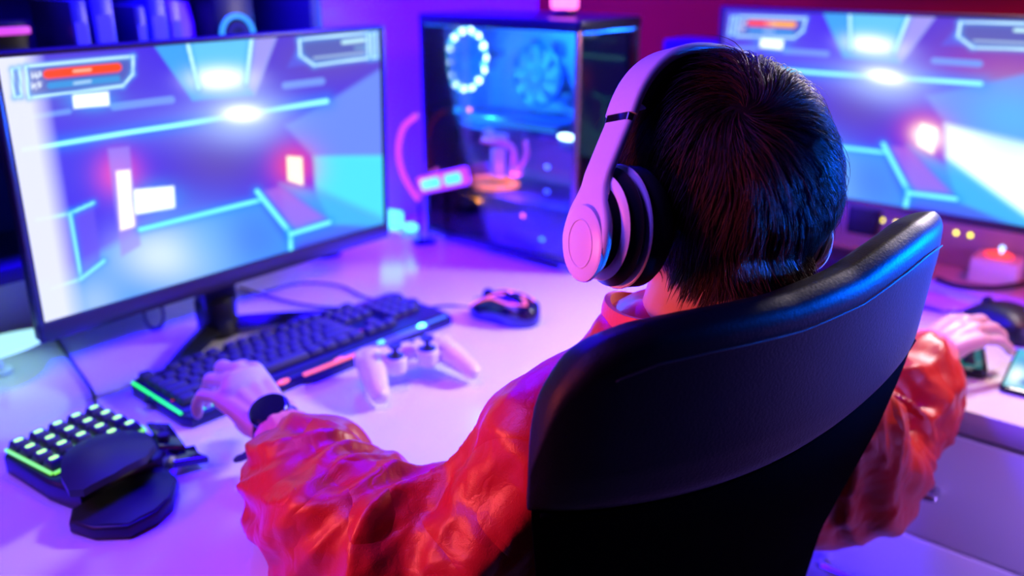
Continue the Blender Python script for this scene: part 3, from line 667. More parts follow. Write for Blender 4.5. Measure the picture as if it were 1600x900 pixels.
bm = B(); lathe(bm, [(.025, 0), (.015, -.004), (.010, -.003), (0, -.001)], 28, (0, -.0565, .082), (-PI/2, 0, 0)); obj('cone', bm, M_rubber, g)
g = thing('storage_jar', 'beige rounded jar on the dark shelf above the left monitor', 'jar', onshelf(.640), SIDE)
bm = B(); lathe(bm, [(0, 0), (.020, 0), (.024, .02), (.023, .10), (.018, .13), (.0, .135)], 32, (0, 0, 0)); obj('body', bm, mat('beige_clay', (.42, .26, .26), .6), g)
bm = B(); lathe(bm, [(0, .132), (.016, .132), (.016, .142), (0, .144)], 28); obj('lid', bm, M_darkp, g)
for k, (x, wv, hv, c) in enumerate(((.602, .016, .135, (.35, .35, .55)), (.575, .028, .145, (.03, .03, .3)), (.548, .016, .13, (.02, .02, .06)), (.495, .03, .15, (.04, .04, .22)), (.462, .022, .14, (.02, .02, .09)))):
    g = thing('boxed_game', ['pale boxed game beside the beige jar on the shelf', 'thick navy boxed game second from the beige jar', 'thin black boxed game third from the beige jar', 'thick blue boxed game right after the shelf gap', 'dark thin boxed game leftmost of its row on the shelf'][k], 'box', onshelf(x), SIDE, 'boxed games on the shelf')
    bm = B(); box(bm, (wv, .12, hv), (0, 0, hv/2), (0, 0, 0), bev=.002); obj('case', bm, mat('game_case_%d' % k, c, .35), g)
    bm = B(); box(bm, (wv*.7, .001, hv*.5), (0, -.0605, hv*.55)); obj('spine_print', bm, mat('spine_print', (.12, .12, .35), .4), g)
g = thing('strip_lamp', 'short pink strip lamp on the shelf above the left monitor corner', 'lamp', onshelf(.39), SIDE)
bm = B(); box(bm, (.06, .03, .115), (0, 0, .0575), bev=.003); obj('base', bm, M_blackp, g)
bm = B(); box(bm, (.048, .008, .010), (0, -.018, .103), bev=.003); obj('tube', bm, glow('magenta_strip', (.8, .08, .9), 1.0), g)
g = thing('violet_light_stick', 'upright violet light stick at the right end of the shelf', 'lamp', W(1.02, -1.30, DESK), SIDE)
bm = B(); cyl(bm, .03, .012, (0, 0, .006), n=24, bev=.002); obj('base', bm, M_blackp, g)
bm = B(); cyl(bm, .010, .9, (0, 0, .46), n=16); obj('tube', bm, glow('violet_stick', (.12, .06, 1), 1.2), g)

# lamp at the far left
g = thing('ring_lamp', 'white glowing disc lamp at the left edge beside the left monitor', 'lamp', (-.700, 1.09, DESK), 0)
bm = B(); cyl(bm, .014, .006, (0, 0, .003), n=36, bev=.001); tube(bm, [(0, 0, .01), (-.01, .0, .035), (0, 0, .04)], .006, m=10, n=4); obj('base', bm, M_wpl, g)
bm = B(); lathe(bm, [(0, .007), (.05, .006), (.070, .002), (.073, -.002), (.06, -.006), (0, -.007)], 48, (.0, 0, .040), (R(-6), R(-10), 0)); obj('light_disc', bm, glow('white_disc', (.45, .95, 1), 1.1), g)
g = thing('neon_strip', 'upright pink and violet neon strip at the left edge behind the ring lamp', 'lamp', (-.79, 1.30, DESK), 0)
bm = B(); cyl(bm, .03, .01, (0, 0, .005), n=24, bev=.002); obj('base', bm, M_blackp, g)
bm = B(); cyl(bm, .005, .34, (.01, 0, .175), n=12); cyl(bm, .005, .34, (-.012, 0, .175), n=12); obj('tube', bm, glow('pink_strip', (.7, .08, 1), .9), g)

# ------------------------------------------------------------------ things under the right monitor
def dW(u, v, z=0): return W(u, v, DESK+z)
g = thing('speaker_box', 'navy box behind the computer tower against the red wall', 'box', dW(1.69, -.865), ROOM)
bm = B(); box(bm, (.16, .10, .38), (0, 0, .19), bev=.006); obj('cabinet', bm, mat('navy_box', (.015, .015, .06), .5), g)
bm = B(); cyl(bm, .04, .004, (0, -.050, .10), (PI/2, 0, 0), bev=.001); obj('port', bm, M_rubber, g)
def sound_bar():
    g = thing('network_switch', 'violet-lit box with a row of small yellow lights under the right monitor', 'network switch', dW(1.736, -.42), ROOM)
    bm = B(); box(bm, (.46, .055, .10), (0, 0, .05), bev=.006); obj('body', bm, mat('violet_grey', (.35, .28, .38), .45), g)
    for k, x in enumerate((-.078, -.062, -.036, .070, .094)):
        bm = B(); ball(bm, .0035, (x, -.028, .064), (1, .6, 1), n=12); obj('indicator_light', bm, glow('yellow_led', (.9, .75, .03), 5), g)
    return g
sound_bar()
g = thing('media_hub', 'white box with a red light strip on top, under the right monitor corner', 'box', dW(1.668, -.268), ROOM)
bm = B(); box(bm, (.075, .06, .045), (0, 0, .0225), bev=.004); obj('body', bm, M_wpl, g)
bm = B(); ball(bm, .016, (0, 0, .049), (1.5, 1, .4)); obj('light_strip', bm, glow('red_hub', (1, .05, .05), 2.0), g)
bm = B(); ball(bm, .0045, (.004, -.005, .063)); cyl(bm, .002, .012, (.004, -.005, .056), n=8); obj('status_light', bm, glow('blue_hub', (.3, .5, 1), 4), g)
g = thing('game_console', 'low reddish brown console lying under the right monitor', 'game console', dW(1.62, -.74), ROOM)
bm = B(); box(bm, (.17, .045, .03), (0, 0, .015), bev=.006); obj('body', bm, mat('red_brown', (.35, .06, .05), .45), g)
bm = B(); box(bm, (.16, .002, .004), (0, -.0225, .016)); obj('disc_slot', bm, M_rubber, g)
g = thing('pink_lamp_block', 'short pink glowing lamp behind the head under the right monitor', 'lamp', dW(1.70, -.70), ROOM)
bm = B(); box(bm, (.05, .03, .012), (0, 0, .006), bev=.002); obj('base', bm, M_blackp, g)
bm = B(); box(bm, (.035, .02, .10), (0, 0, .062), bev=.005); obj('shade', bm, glow('hot_pink', (1, .05, .35), 1.4), g)
cable('monitor_cable', 'dark thick cable arching on the desk under the right monitor', [dW(1.60, -.345, .006), dW(1.585, -.31, .006), dW(1.60, -.26, .008), dW(1.66, -.21, .012)], .005)
cable('desk_cable', 'thin pale cable curving over the right desk behind the mouse', [dW(1.47, -.33, .003), dW(1.43, -.25, .003), dW(1.42, -.15, .003), dW(1.43, -.05, .003), dW(1.42, .1, .003)], .002, mat('lilac_cable', (.45, .35, .5), .4))
cable('mouse_lead', 'dark lead of the rounded mouse running back past the chair', [(.715, 1.295, DESK+.008), (.69, 1.31, DESK+.003), (.64, 1.345, DESK+.003), (.58, 1.38, DESK+.003), (.54, 1.395, DESK+.003)], .0024)
bm = B(); box(bm, (.03, .014, .010), (0, 0, 0), bev=.003); o = obj('cable_plug', bm, mat('dark_red_plug', (.25, .02, .03), .4), loc=(.555, 1.41, DESK+.006), rotz=-.5); tag(o, 'small dark red plug on the desk beside the chair top', 'plug')
# small keypad under the right hand
t = thing('compact_keyboard', 'small black keyboard with teal lit keys under the right hand', 'keyboard', (.572, 1.160, DESK), R(-24))
bm = B(); prism(bm, rrect(.200, .118, .010), .013, bev=.003); obj('base', bm, M_blackp, t)
M_teal = glow('teal_deck', (.0, .35, .38), .40)
bm = B(); prism(bm, rrect(.186, .104, .006), .0012, (0, 0, .0125)); obj('lit_deck', bm, M_teal, t)
for j in range(4):
    for i in range(9):
        key(-.0765+i*.0191, .036-j*.0235, .0175, t, .0137)
# phone
t = thing('smartphone', 'smartphone with a bright white and cyan screen at the right frame edge', 'phone', (.711, 1.074, DESK), R(54))
bm = B(); prism(bm, rrect(.150, .072, .009), .009, bev=.0025); obj('body', bm, M_blackg, t)
NX, NY = 60, 30
C = np.ones((NY+1, NX+1, 3))*lin((80, 215, 245)); uu, vv = np.meshgrid(np.linspace(0, 1, NX+1), np.linspace(0, 1, NY+1))
def bl(x, y, rx, ry, c, k=1):
    global C
    a = np.exp(-((uu-x)/rx)**2-((vv-y)/ry)**2)[..., None]; C = C*(1-a)+lin(c)*k*a
bl(.35, .35, .35, .25, (250, 255, 255), 1.6); bl(.30, .85, .25, .15, (240, 255, 255), 1.5); bl(.18, .62, .08, .12, (40, 110, 230)); bl(.7, .6, .15, .3, (60, 150, 250)); bl(.85, .3, .2, .3, (240, 240, 255), 1.4)
so = screen_mesh('screen', .142, .065, C, t, M_scr); so.rotation_euler = (-PI/2, 0, 0); so.location = (0, -.0325, .0094)

# ------------------------------------------------------------------ chair
cA = np.array([.02, .50]); cB = np.array([.385, .74]); cC = (cA+cB)/2; cd = cB-cA; cw = np.linalg.norm(cd); cd /= cw
cf = np.array([-cd[1], cd[0]])                     # the way the chair faces
CS0 = -.06
chair = thing('office_chair', 'high-backed black leather office chair the person sits in, seen from behind', 'chair', (float(cC[0]+cf[0]*.20), float(cC[1]+cf[1]*.20), 0), math.atan2(cd[1], cd[0]))
CM = chair.matrix_basis.inverted() if False else (Matrix.Translation(chair.location) @ Matrix.Rotation(chair.rotation_euler.z, 4, 'Z')).inverted()
def fz(z): return float(np.interp(z, [.40, .50, .62, .75, .80, .87, .95, 1.05], [.09, .085, .075, .060, .046, .026, .010, 0]))
def hz(z): return float(np.interp(z, [.40, .55, .75, .80, .87, .92, .95, .985, 1.02], [.60, .66, .78, .82, .885, .925, .935, .94, .93]))
def cpt(q, z):      # q: sideways -1..1 of the half chord, about the middle of the chair
    s = q+CS0; p = cC+cd*(s*cw/2)-cf*(.04*(1-s*s))+cf*fz(z); return Vector((p[0], p[1], z))
ZT = 1.081
def back_grid(zlo, zhi_fn, nq=60, nz=30, th=.028, hfun=hz, round_top=True, puff=.008, zlo_fn=None):
    rows = []
    for j in range(nz+1):
        t_ = j/nz; row = []
        for i in range(nq+1):
            a = -1+2*i/nq
            zh = zhi_fn(a); zl = zlo_fn(a) if zlo_fn else zlo
            z = zl+(zh-zl)*t_
            q = a*hfun(z)
            row.append((q, z))
        rows.append(row)
    return rows
def tops(a):      # top outline with rounded corners, a touch lower to the left
    return float(np.interp(a, [-1, -.985, -.95, -.87, -.79, -.665, -.48, -.086, .24, .45, .70, .88, .96, 1], [.955, .990, 1.018, 1.043, 1.053, 1.060, 1.062, 1.062, 1.068, 1.077, 1.085, 1.086, 1.083, 1.072]))
def hz2(z): return hz(z)
def make_shell(rows, th, puff):
    nz = len(rows)-1; nq = len(rows[0])-1; b2 = bmesh.new(); out_ = []; inn = []
    F3 = Vector((cf[0], cf[1], 0))
    for j, row in enumerate(rows):
        ro, ri = [], []
        for i, (q, z) in enumerate(row):
            e = min(min(i, nq-i)/nq*2, .25)/.25; e2 = min(min(j, nz-j)/nz*2, .25)/.25
            k = math.sqrt(max(0, 1-(1-e)**2))*math.sqrt(max(0, 1-(1-e2)**2))
            p = cpt(q, z); ro.append(b2.verts.new(CM @ (p-F3*puff*(k-.5)))); ri.append(b2.verts.new(CM @ (p+F3*(th*(.25+.75*k)))))
        out_.append(ro); inn.append(ri)
    for j in range(nz):
        for i in range(nq):
            b2.faces.new((out_[j][i], out_[j][i+1], out_[j+1][i+1], out_[j+1][i])); b2.faces.new((inn[j][i], inn[j+1][i], inn[j+1][i+1], inn[j][i+1]))
    for i in range(nq):
        b2.faces.new((out_[0][i], inn[0][i], inn[0][i+1], out_[0][i+1])); b2.faces.new((out_[nz][i], out_[nz][i+1], inn[nz][i+1], inn[nz][i]))
    for j in range(nz):
        b2.faces.new((out_[j][0], out_[j+1][0], inn[j+1][0], inn[j][0])); b2.faces.new((out_[j][nq], inn[j][nq], inn[j+1][nq], out_[j+1][nq]))
    return b2
def seamz(a): return .925+.022*a+.03*a*a-.012
rows = back_grid(0, tops, 72, 34, zlo_fn=seamz)
o = obj('leather_back', make_shell(rows, .034, .014), M_leather, chair, ang=50)
md = o.modifiers.new('sub', 'SUBSURF'); md.levels = 1; md.render_levels = 1
rows = back_grid(.44, lambda a: seamz(a)+.004, 60, 40)
obj('mesh_back', make_shell(rows, .012, .004), M_mesh, chair, ang=50)
# stitched seam line a little below the top rim, and piping on the outline
def along(fn, name, r, m, off, n=90, a0=-.97, a1=.97):
    F3 = Vector((cf[0], cf[1], 0)); pts = []
    for i in range(n+1):
        a = a0+(a1-a0)*i/n; z = fn(a); pts.append(CM @ (cpt(a*hz(z), z)-F3*off))
    bm = B(); tube(bm, pts, r, m=8, n=1); return obj(name, bm, m, chair)
bm = B()
F3 = Vector((cf[0], cf[1], 0))
N = 150
for i in range(N):
    a = -.80+1.66*i/N; b_ = a+.0068; f = lambda a: tops(a)-.024
    P = [CM @ (cpt(k*hz(f(k)), f(k))-F3*.0085) for k in (a, b_)]; tube(bm, P, .0007, m=5, n=1)
o = obj('stitching', bm, mat('dark_thread', (.012, .012, .02), .5), chair)
along(lambda a: seamz(a), 'piping', .0022, M_mesh, .0)
bm = B(); prism(bm, rrect(.47, .46, .08), .08, (0, .03, .42), bev=.025, seg=4); obj('seat', bm, M_leather, chair)
bm = B(); cyl(bm, .028, .24, (0, .02, .29), n=24); obj('gas_column', bm, M_metal, chair)
bm = B(); box(bm, (.06, .03, .34), (0, -.125, .47), (.0, 0, 0), bev=.008); box(bm, (.06, .16, .02), (0, -.06, .40), bev=.005); obj('back_bracket', bm, M_blackp, chair)
for k in range(5):
    a = 2*PI*k/5+.3; bm = B(); tube(bm, [(0, .02, .15), (.14*math.cos(a), .02+.14*math.sin(a), .125), (.28*math.cos(a), .02+.28*math.sin(a), .085)], [.03, .022, .016], m=10, n=4); lg = obj('leg', bm, M_blackp, chair)
    bm = B(); cyl(bm, .027, .045, (.285*math.cos(a), .02+.285*math.sin(a), .0275), (PI/2, 0, a), n=24, bev=.004); obj('caster', bm, M_rubber, lg)
for s in (-1, 1):
    bm = B(); tube(bm, [(s*.22, .02, .43), (s*.27, .02, .45), (s*.28, .02, .58), (s*.28, .02, .62)], .014, m=10, n=5); prism(bm, rrect(.06, .22, .025), .022, (s*.28, .04, .62), bev=.006); obj('armrest', bm, M_blackp, chair)
#@@PERSON
# ------------------------------------------------------------------ person
PL = Vector((.115, .745, 0))
person = thing('person', 'person with short brown hair in a red jacket, sitting with a hand on each keyboard', 'person', PL)
def toperson(me): me.transform(Matrix.Translation(-PL))
HC = Vector((.164, .705, 1.114)); HR = Euler((R(-15), R(9), R(33))).to_matrix().to_4x4()
HM = Matrix.Translation(HC) @ HR; HMi = HM.inverted()
def gs(x, c, s): return math.exp(-((x-c)/s)**2)
def head_mesh():
    b2 = bmesh.new(); bmesh.ops.create_icosphere(b2, subdivisions=6, radius=1)
    for v in b2.verts:
        x, y, z = v.co
        f = max(0, y); X = .075*x; Y = (.093 if y < 0 else .090)*y; Z = .092*z if z > 0 else .118*z
        if z < 0:
            k = -z
            X *= 1-.30*k**1.6; 
            if y < 0: Y *= 1-.48*k**1.1
            else: Y *= 1-.10*k
        # face
        if y > 0:
            fx = X/.075
            Y += .020*gs(X, 0, .0095)*gs(Z, -.036, .020)*f          # nose
            Y += .012*gs(X, 0, .016)*gs(Z, -.048, .009)*f
            Y -= .010*(gs(X, .031, .014)+gs(X, -.031, .014))*gs(Z, -.012, .012)*f   # eye sockets
            Y += .004*gs(Z, .010, .010)*f
            Y += .006*gs(X, 0, .020)*(gs(Z, -.068, .0045)+gs(Z, -.078, .005))*f-.003*gs(X, 0, .02)*gs(Z, -.0725, .002)*f
            Y += .008*gs(X, 0, .018)*gs(Z, -.105, .012)*f
        v.co = (X, Y, Z)
    for s in (-1, 1):
        e = bmesh.new(); torus(e, .019, .0055, (s*.077, -.004, -.022), (0, PI/2, 0), n=28, m=10, sc=(1.45, .85, 1)); ball(e, .018, (s*.073, -.002, -.022), (.35, .8, 1.5)); me = bpy.data.meshes.new('t'); e.to_mesh(me); e.free(); b2.from_mesh(me)
    return b2
def hand(bm, wr, D, sgn, knz, curls, lens, spread, thumb, z_w):
    """wr wrist centre; D horizontal finger direction; sgn=+1 puts the index to the left of D"""
    D = np.array([D[0], D[1], 0.]); D /= np.linalg.norm(D); N = np.array([-D[1], D[0], 0.])*sgn
    tips = []
    offs = [.027, .009, -.009, -.0255]; ext = [.076, .079, .074, .066]; rr = [.0088, .0092, .0087, .0076]
    for i in range(4):
        K = np.array(wr)+D*ext[i]+N*offs[i]; K[2] = knz[i]
        a = np.array(wr)+N*offs[i]*.55+D*.004
        mid = (a+K)/2+np.array([0, 0, .003])
        tube(bm, [a, mid, K], [.0135, .0125, .0105], m=12, n=4)
        dirn = D*math.cos(spread[i])+N*math.sin(spread[i]); p = K.copy(); pts = [K-dirn*.008-np.array([0, 0, .002]), K+np.array([0, 0, .0010])]; rad = [rr[i]*1.0, rr[i]*1.12]
        for L, c in zip(lens[i], curls[i]):
            q = p+dirn*L*math.cos(c)-np.array([0, 0, 1])*L*math.sin(c)
            pts.append((p+q)/2); rad.append(rr[i]*.93); pts.append(q); rad.append(rr[i]*(1.0 if L > .02 else .88)); p = q
        rad[-1] = rr[i]*.72; tube(bm, pts, rad, m=12, n=4); tips.append(p)
    tube(bm, [np.array(wr)-D*.01+N*.0, np.array(wr)+D*.03, np.array(wr)+D*.058+N*.002+np.array([0, 0, knz[1]-wr[2]-.006])], [.024, .029, .029], m=16, n=4, flat=.42)
    T0 = np.array(wr)+D*.012+N*.016; pts = [T0]+[np.array(wr)+D*d_+N*n_+np.array([0, 0, z_]) for d_, n_, z_ in thumb]
    tube(bm, pts, [.014, .0125, .0100, .0095, .0070][:len(pts)], m=12, n=5)
    return tips
bm = B()
hb = head_mesh(); merge(bm, hb, HM)
tube(bm, [HM @ Vector((0, -.020, -.055)), (.158, .688, 1.010), (.150, .690, .955), (.135, .70, .90)], [.050, .047, .052, .075], m=24, n=6)
# torso, hips, thighs, shins, feet (the clothes cover these)
hip = Vector((.10, .765, .50))
tube(bm, [(.135, .70, .93), (.13, .715, .85), (.115, .74, .70), hip, hip-Vector((0, 0, .01))], [.10, .125, .115, .125, .11], m=24, n=4, flat=.70, up=(cf[0], cf[1], 0))
Lsh = Vector((.005, .612, .918)); Rsh = Vector((.262, .785, .918))
tube(bm, [Lsh, (.07, .66, .93), (.135, .70, .935), (.2, .745, .93), Rsh], [.034, .044, .052, .044, .034], m=16, n=4)
armL = [Lsh-Vector((-.01, 0, .012)), Vector((-.040, .625, .826)), Vector((-.148, .667, .798)), Vector((-.202, .750, .800)), Vector((-.255, .840, .803))]
armR = [Rsh-Vector((0, 0, .012)), Vector((.328, .822, .828)), Vector((.388, .868, .745)), Vector((.466, .958, .780)), Vector((.548, 1.050, .803))]
for A in (armL, armR): tube(bm, A, [.034, .030, .030, .030, .0235], m=16, n=6)
wL = np.array([-.258, .845, .803]); wR = np.array([.548, 1.050, .800])
dg = lambda *a: [R(k) for k in a]
hand(bm, wL, (-.74, .67), -1, [.838, .843, .838, .826], [dg(12, 62, 80), dg(12, 62, 82), dg(14, 60, 80), dg(8, 50, 84)], [(.036, .022, .018), (.040, .025, .018), (.036, .023, .017), (.028, .018, .016)], [.10, .02, -.06, -.2],
     [(.030, .036, -.006), (.050, .047, -.012), (.070, .048, -.017)], 0)
hand(bm, wR, (.86, .50), 1, [.818, .822, .820, .812], [dg(10, 35, 50), dg(8, 34, 52), dg(8, 34, 50), dg(8, 32, 48)], [(.036, .022, .018), (.040, .025, .018), (.037, .023, .017), (.029, .018, .016)], [.16, .05, -.08, -.26],
     [(.030, .036, -.004), (.052, .048, -.010), (.074, .052, -.013)], 0)
me = bpy.data.meshes.new('body'); bm.to_mesh(me); bm.free()
body = bpy.data.objects.new('body', me); COL.objects.link(body)
md = body.modifiers.new('r', 'REMESH'); md.mode = 'VOXEL'; md.voxel_size = .0024
md = body.modifiers.new('s', 'SMOOTH'); md.iterations = 4; md.factor = .5
me = evalmesh(body); shade(me, 180); toperson(me); body.parent = person
M_skin = mat('skin', (.62, .36, .27), .42, spec=.45, sss=.12, bump=.25, bscale=500, bdist=.0004)
me.materials.append(M_skin)
for s in (-1, 1):
    e = B(); ball(e, .0115, (s*.031, .0745, -.012), n=20); ball(e, .0055, (s*.031, .0815, -.013), (1, .9, 1), mi=1, n=16)
    bmesh.ops.transform(e, matrix=Matrix.Translation(-PL) @ HM, verts=e.verts); obj('eye', e, [mat('eye_white', (.8, .8, .8), .2), mat('iris', (.03, .015, .01), .15)], person)
# ---- hair
Er = np.array([.0775, .0955, .0905]); WH = np.array(HMi @ Vector((.168, .640, 1.182))); WH = WH/np.linalg.norm(WH/Er)
nk0 = np.array(HMi @ Vector((.158, .688, 1.010)))
def proj_out(p, lift):
    q = p.copy(); e = np.linalg.norm(q/Er, axis=1)[:, None]; nrm = q/Er**2; nrm /= np.linalg.norm(nrm, axis=1)[:, None]
    low = q[:, 2] < -.035
    s = q/e+nrm*lift[:, None]
    # keep clear of the neck and of the tapered lower skull
    ax = np.stack([nk0[0]*np.ones(len(q)), -.018+(q[:, 2]+.055)*.10], -1); rad = q[:, :2]-ax; rl = np.linalg.norm(rad, axis=1); R0 = .0515+lift
    s2 = q.copy(); s2[:, :2] = ax+rad/rl[:, None]*R0[:, None]
    t = np.clip((-.040-q[:, 2])/.030, 0, 1)[:, None]
    far = (np.linalg.norm(s2[:, :2], axis=1) > np.linalg.norm(s[:, :2], axis=1))[:, None]
    return np.where(far, s2*t+s*(1-t), s), nrm
def hairline(p):
    """True where hair grows (local head coordinates on the scalp)"""
    x, y, z = p[:, 0], p[:, 1], p[:, 2]
    zmin = np.interp(y, [-.10, -.055, -.03, -.012, .01, .035, .06, .10], [-.104, -.102, -.092, -.058, -.020, -.005, .035, .050])
    return z > zmin+.004*np.sin(x*260)
NSTR = 17500
def strands():
    pts = []
    while len(pts) < NSTR:
        d = rng.normal(size=(NSTR, 3)); d /= np.linalg.norm(d, axis=1)[:, None]; p = d*Er; p[:, 2] = np.where(p[:, 2] < -.03, p[:, 2]*1.25, p[:, 2])
        p = p[hairline(p)]; pts.extend(p.tolist())
    p = np.array(pts[:NSTR]); n = len(p); K = 9
    bk = np.clip((-.01-p[:, 2])/.08, 0, 1); L = (.074-.048*bk)*rng.uniform(.65, 1.12, n)
    L = L*np.where((p[:, 1] > .035) & (p[:, 2] < .070), .45, 1.0)
    lift = rng.uniform(.0015, .0125, n)*(1-.62*bk)+.0012
    out_ = np.zeros((n, K, 3)); ph = rng.uniform(0, 2*PI, n)
    cl = np.array([[noise.noise(Vector((a*70+7, b*70, c*70))), noise.noise(Vector((a*70, b*70+31, c*70))), noise.noise(Vector((a*28, b*28, c*28+9)))] for a, b, c in p])
    cl2 = np.array([[noise.noise(Vector((a*190+3, b*190, c*190))), noise.noise(Vector((a*190, b*190+11, c*190)))] for a, b, c in p])
    lift = np.clip(lift*(1+1.0*cl[:, 2]), .001, .018)
    for k in range(K):
        t = k/(K-1)
        q, nm = proj_out(p, lift*(math.sin(min(1, t*1.9)*PI/2)*.9+.1)*(1-.25*t)); out_[:, k] = q
        away = q-WH*.98; away -= nm*np.sum(away*nm, 1)[:, None]; dw = np.linalg.norm(away, axis=1)[:, None]; away /= dw+1e-6
        sw = np.cross(nm, away)
        down = np.array([0, .0, -1.])[None]-nm*(-nm[:, 2:3]); down /= np.linalg.norm(down, axis=1)[:, None]+.25
        ws = np.exp(-(dw/.05)**2)
        dirn = away*(.75+.5*ws)+sw*(.75*ws+.10)+down*(.65*(1-ws)+.35*t)+np.cross(nm, down)*(cl[:, :1]*.75+cl2[:, :1]*.30)+rng.normal(size=(n, 3))*.035
        dirn -= nm*np.sum(dirn*nm, 1)[:, None]; dirn /= np.linalg.norm(dirn, axis=1)[:, None]
        p = q+dirn*(L/(K-1))[:, None]
        if k == 0: base_dir = dirn
    # a few flyaways lift off the surface
    fly = rng.random(n) < .022; tt = np.linspace(0, 1, K)[None, :, None]
    nm0 = out_[:, 0]/Er**2; nm0 /= np.linalg.norm(nm0, axis=1)[:, None]
    out_[fly] += (nm0[fly][:, None, :]*tt**1.5)*rng.uniform(.004, .017, fly.sum())[:, None, None]
    return out_
HS = strands(); n, K, _ = HS.shape
T = np.gradient(HS, axis=1); T /= np.linalg.norm(T, axis=2)[..., None]+1e-9
nm = HS/Er**2; nm /= np.linalg.norm(nm, axis=2)[..., None]; bi = np.cross(T, nm); bi /= np.linalg.norm(bi, axis=2)[..., None]+1e-9
wd_ = (rng.uniform(.00022, .00048, n)[:, None]*np.array([.9, 1, 1, 1, .95, .85, .7, .45, .08])[None])[..., None]
ring = np.stack([HS+bi*wd_, HS+nm*wd_*.8, HS-bi*wd_], 2)            # n,K,3,3
V = ring.reshape(-1, 3); idx = (np.arange(n)[:, None, None]*K+np.arange(K-1)[None, :, None])*3+np.arange(3)[None, None]
nx_ = (np.arange(n)[:, None, None]*K+np.arange(K-1)[None, :, None])*3+(np.arange(3)[None, None]+1) % 3
F = np.stack([idx, nx_, nx_+3, idx+3], -1).reshape(-1, 4)
# base cap so that no scalp shows
cb = bmesh.new(); bmesh.ops.create_icosphere(cb, subdivisions=6, radius=1)
P = np.array([v.co for v in cb.verts])*Er; P[:, 2] = np.where(P[:, 2] < -.03, P[:, 2]*1.25, P[:, 2]); ok = hairline(P); Q, _n = proj_out(P, np.full(len(P), .0012))
capV = [tuple(q) for q in Q]; capF = [[v.index for v in f.verts] for f in cb.faces if all(ok[v.index] for v in f.verts)]; cb.free()
nv = len(V); me = bpy.data.meshes.new('hair'); V = np.vstack([V, np.array(capV)]); tri = np.array(capF)+nv
me.vertices.add(len(V)); me.vertices.foreach_set('co', V.astype(np.float32).ravel())
lp = np.concatenate([F.ravel(), tri.ravel()]).astype(np.int32); me.loops.add(len(lp)); me.loops.foreach_set('vertex_index', lp)
me.polygons.add(len(F)+len(tri)); me.polygons.foreach_set('loop_start', np.concatenate([np.arange(len(F))*4, len(F)*4+np.arange(len(tri))*3]).astype(np.int32))
me.update(calc_edges=True); me.validate()
at = me.attributes.new('strand', 'FLOAT', 'POINT'); rv = np.concatenate([np.repeat(rng.random(n), K*3), np.full(len(capV), .1)]); at.data.foreach_set('value', rv.astype(np.float32))
me.transform(Matrix.Translation(-PL) @ HM); me.polygons.foreach_set('use_smooth', [True]*len(me.polygons))
mh = bpy.data.materials.new('brown_hair'); mh.use_nodes = True; nt = mh.node_tree; bs = nt.nodes['Principled BSDF']
a = nt.nodes.new('ShaderNodeAttribute'); a.attribute_name = 'strand'; cr = nt.nodes.new('ShaderNodeValToRGB')
cr.color_ramp.elements[0].color = (.010, .004, .003, 1); cr.color_ramp.elements[1].color = (.060, .021, .012, 1)
nt.links.new(a.outputs['Fac'], cr.inputs[0]); nt.links.new(cr.outputs[0], bs.inputs['Base Color']); bs.inputs['Roughness'].default_value = .42; bs.inputs['Specular IOR Level'].default_value = .35
tl = nt.nodes.new('ShaderNodeBsdfTranslucent'); tl.inputs['Color'].default_value = (.45, .22, .10, 1); mx = nt.nodes.new('ShaderNodeMixShader'); mx.inputs[0].default_value = .14
nt.links.new(bs.outputs[0], mx.inputs[1]); nt.links.new(tl.outputs[0], mx.inputs[2]); nt.links.new(mx.outputs[0], nt.nodes['Material Output'].inputs['Surface'])
me.materials.append(mh); hair = bpy.data.objects.new('hair', me); link(hair, person)

# ---- jacket
bm = B()
tube(bm, [(.137, .703, .945), (.132, .712, .87), (.118, .735, .74), (.108, .755, .62), (.105, .76, .52)], [.105, .135, .135, .14, .135], m=28, n=5, flat=.66, up=(cf[0], cf[1], 0))
tube(bm, [Lsh+Vector((.005, 0, -.006)), (.07, .66, .925), (.14, .70, .935), (.2, .745, .925), Rsh+Vector((0, 0, -.006))], [.052, .056, .060, .056, .052], m=20, n=5)
tube(bm, [(.135, .70, .94), (.150, .692, .972)], [.080, .060], m=20, n=3)
aL = [Vector((.022, .622, .905)), Vector((-.040, .622, .828)), Vector((-.148, .664, .798)), Vector((-.200, .745, .804)), Vector((-.215, .772, .806))]
rL = [.052, .056, .072, .063, .050]
aR = [Vector((.255, .780, .908)), Vector((.330, .822, .825)), Vector((.392, .868, .735)), Vector((.470, .955, .768)), Vector((.515, 1.000, .806))]
rR = [.060, .070, .074, .064, .046]
tube(bm, aL, rL, m=28, n=6); tube(bm, aR, rR, m=28, n=6)
tube(bm, [(.30, .83, .80), (.345, .855, .715), (.375, .87, .69)], [.06, .062, .05], m=20, n=4)
me = bpy.data.meshes.new('jacket'); bm.to_mesh(me); bm.free()
jk = bpy.data.objects.new('jacket', me); COL.objects.link(jk)
md = jk.modifiers.new('r', 'REMESH'); md.mode = 'VOXEL'; md.voxel_size = .0042
md = jk.modifiers.new('s', 'SMOOTH'); md.iterations = 14; md.factor = .6
me = evalmesh(jk); co_ = np.empty(len(me.vertices)*3); me.vertices.foreach_get('co', co_); co_ = co_.reshape(-1, 3)
nr = np.empty(len(me.vertices)*3, np.float32); me.vertices.foreach_get('normal', nr); nr = nr.reshape(-1, 3)
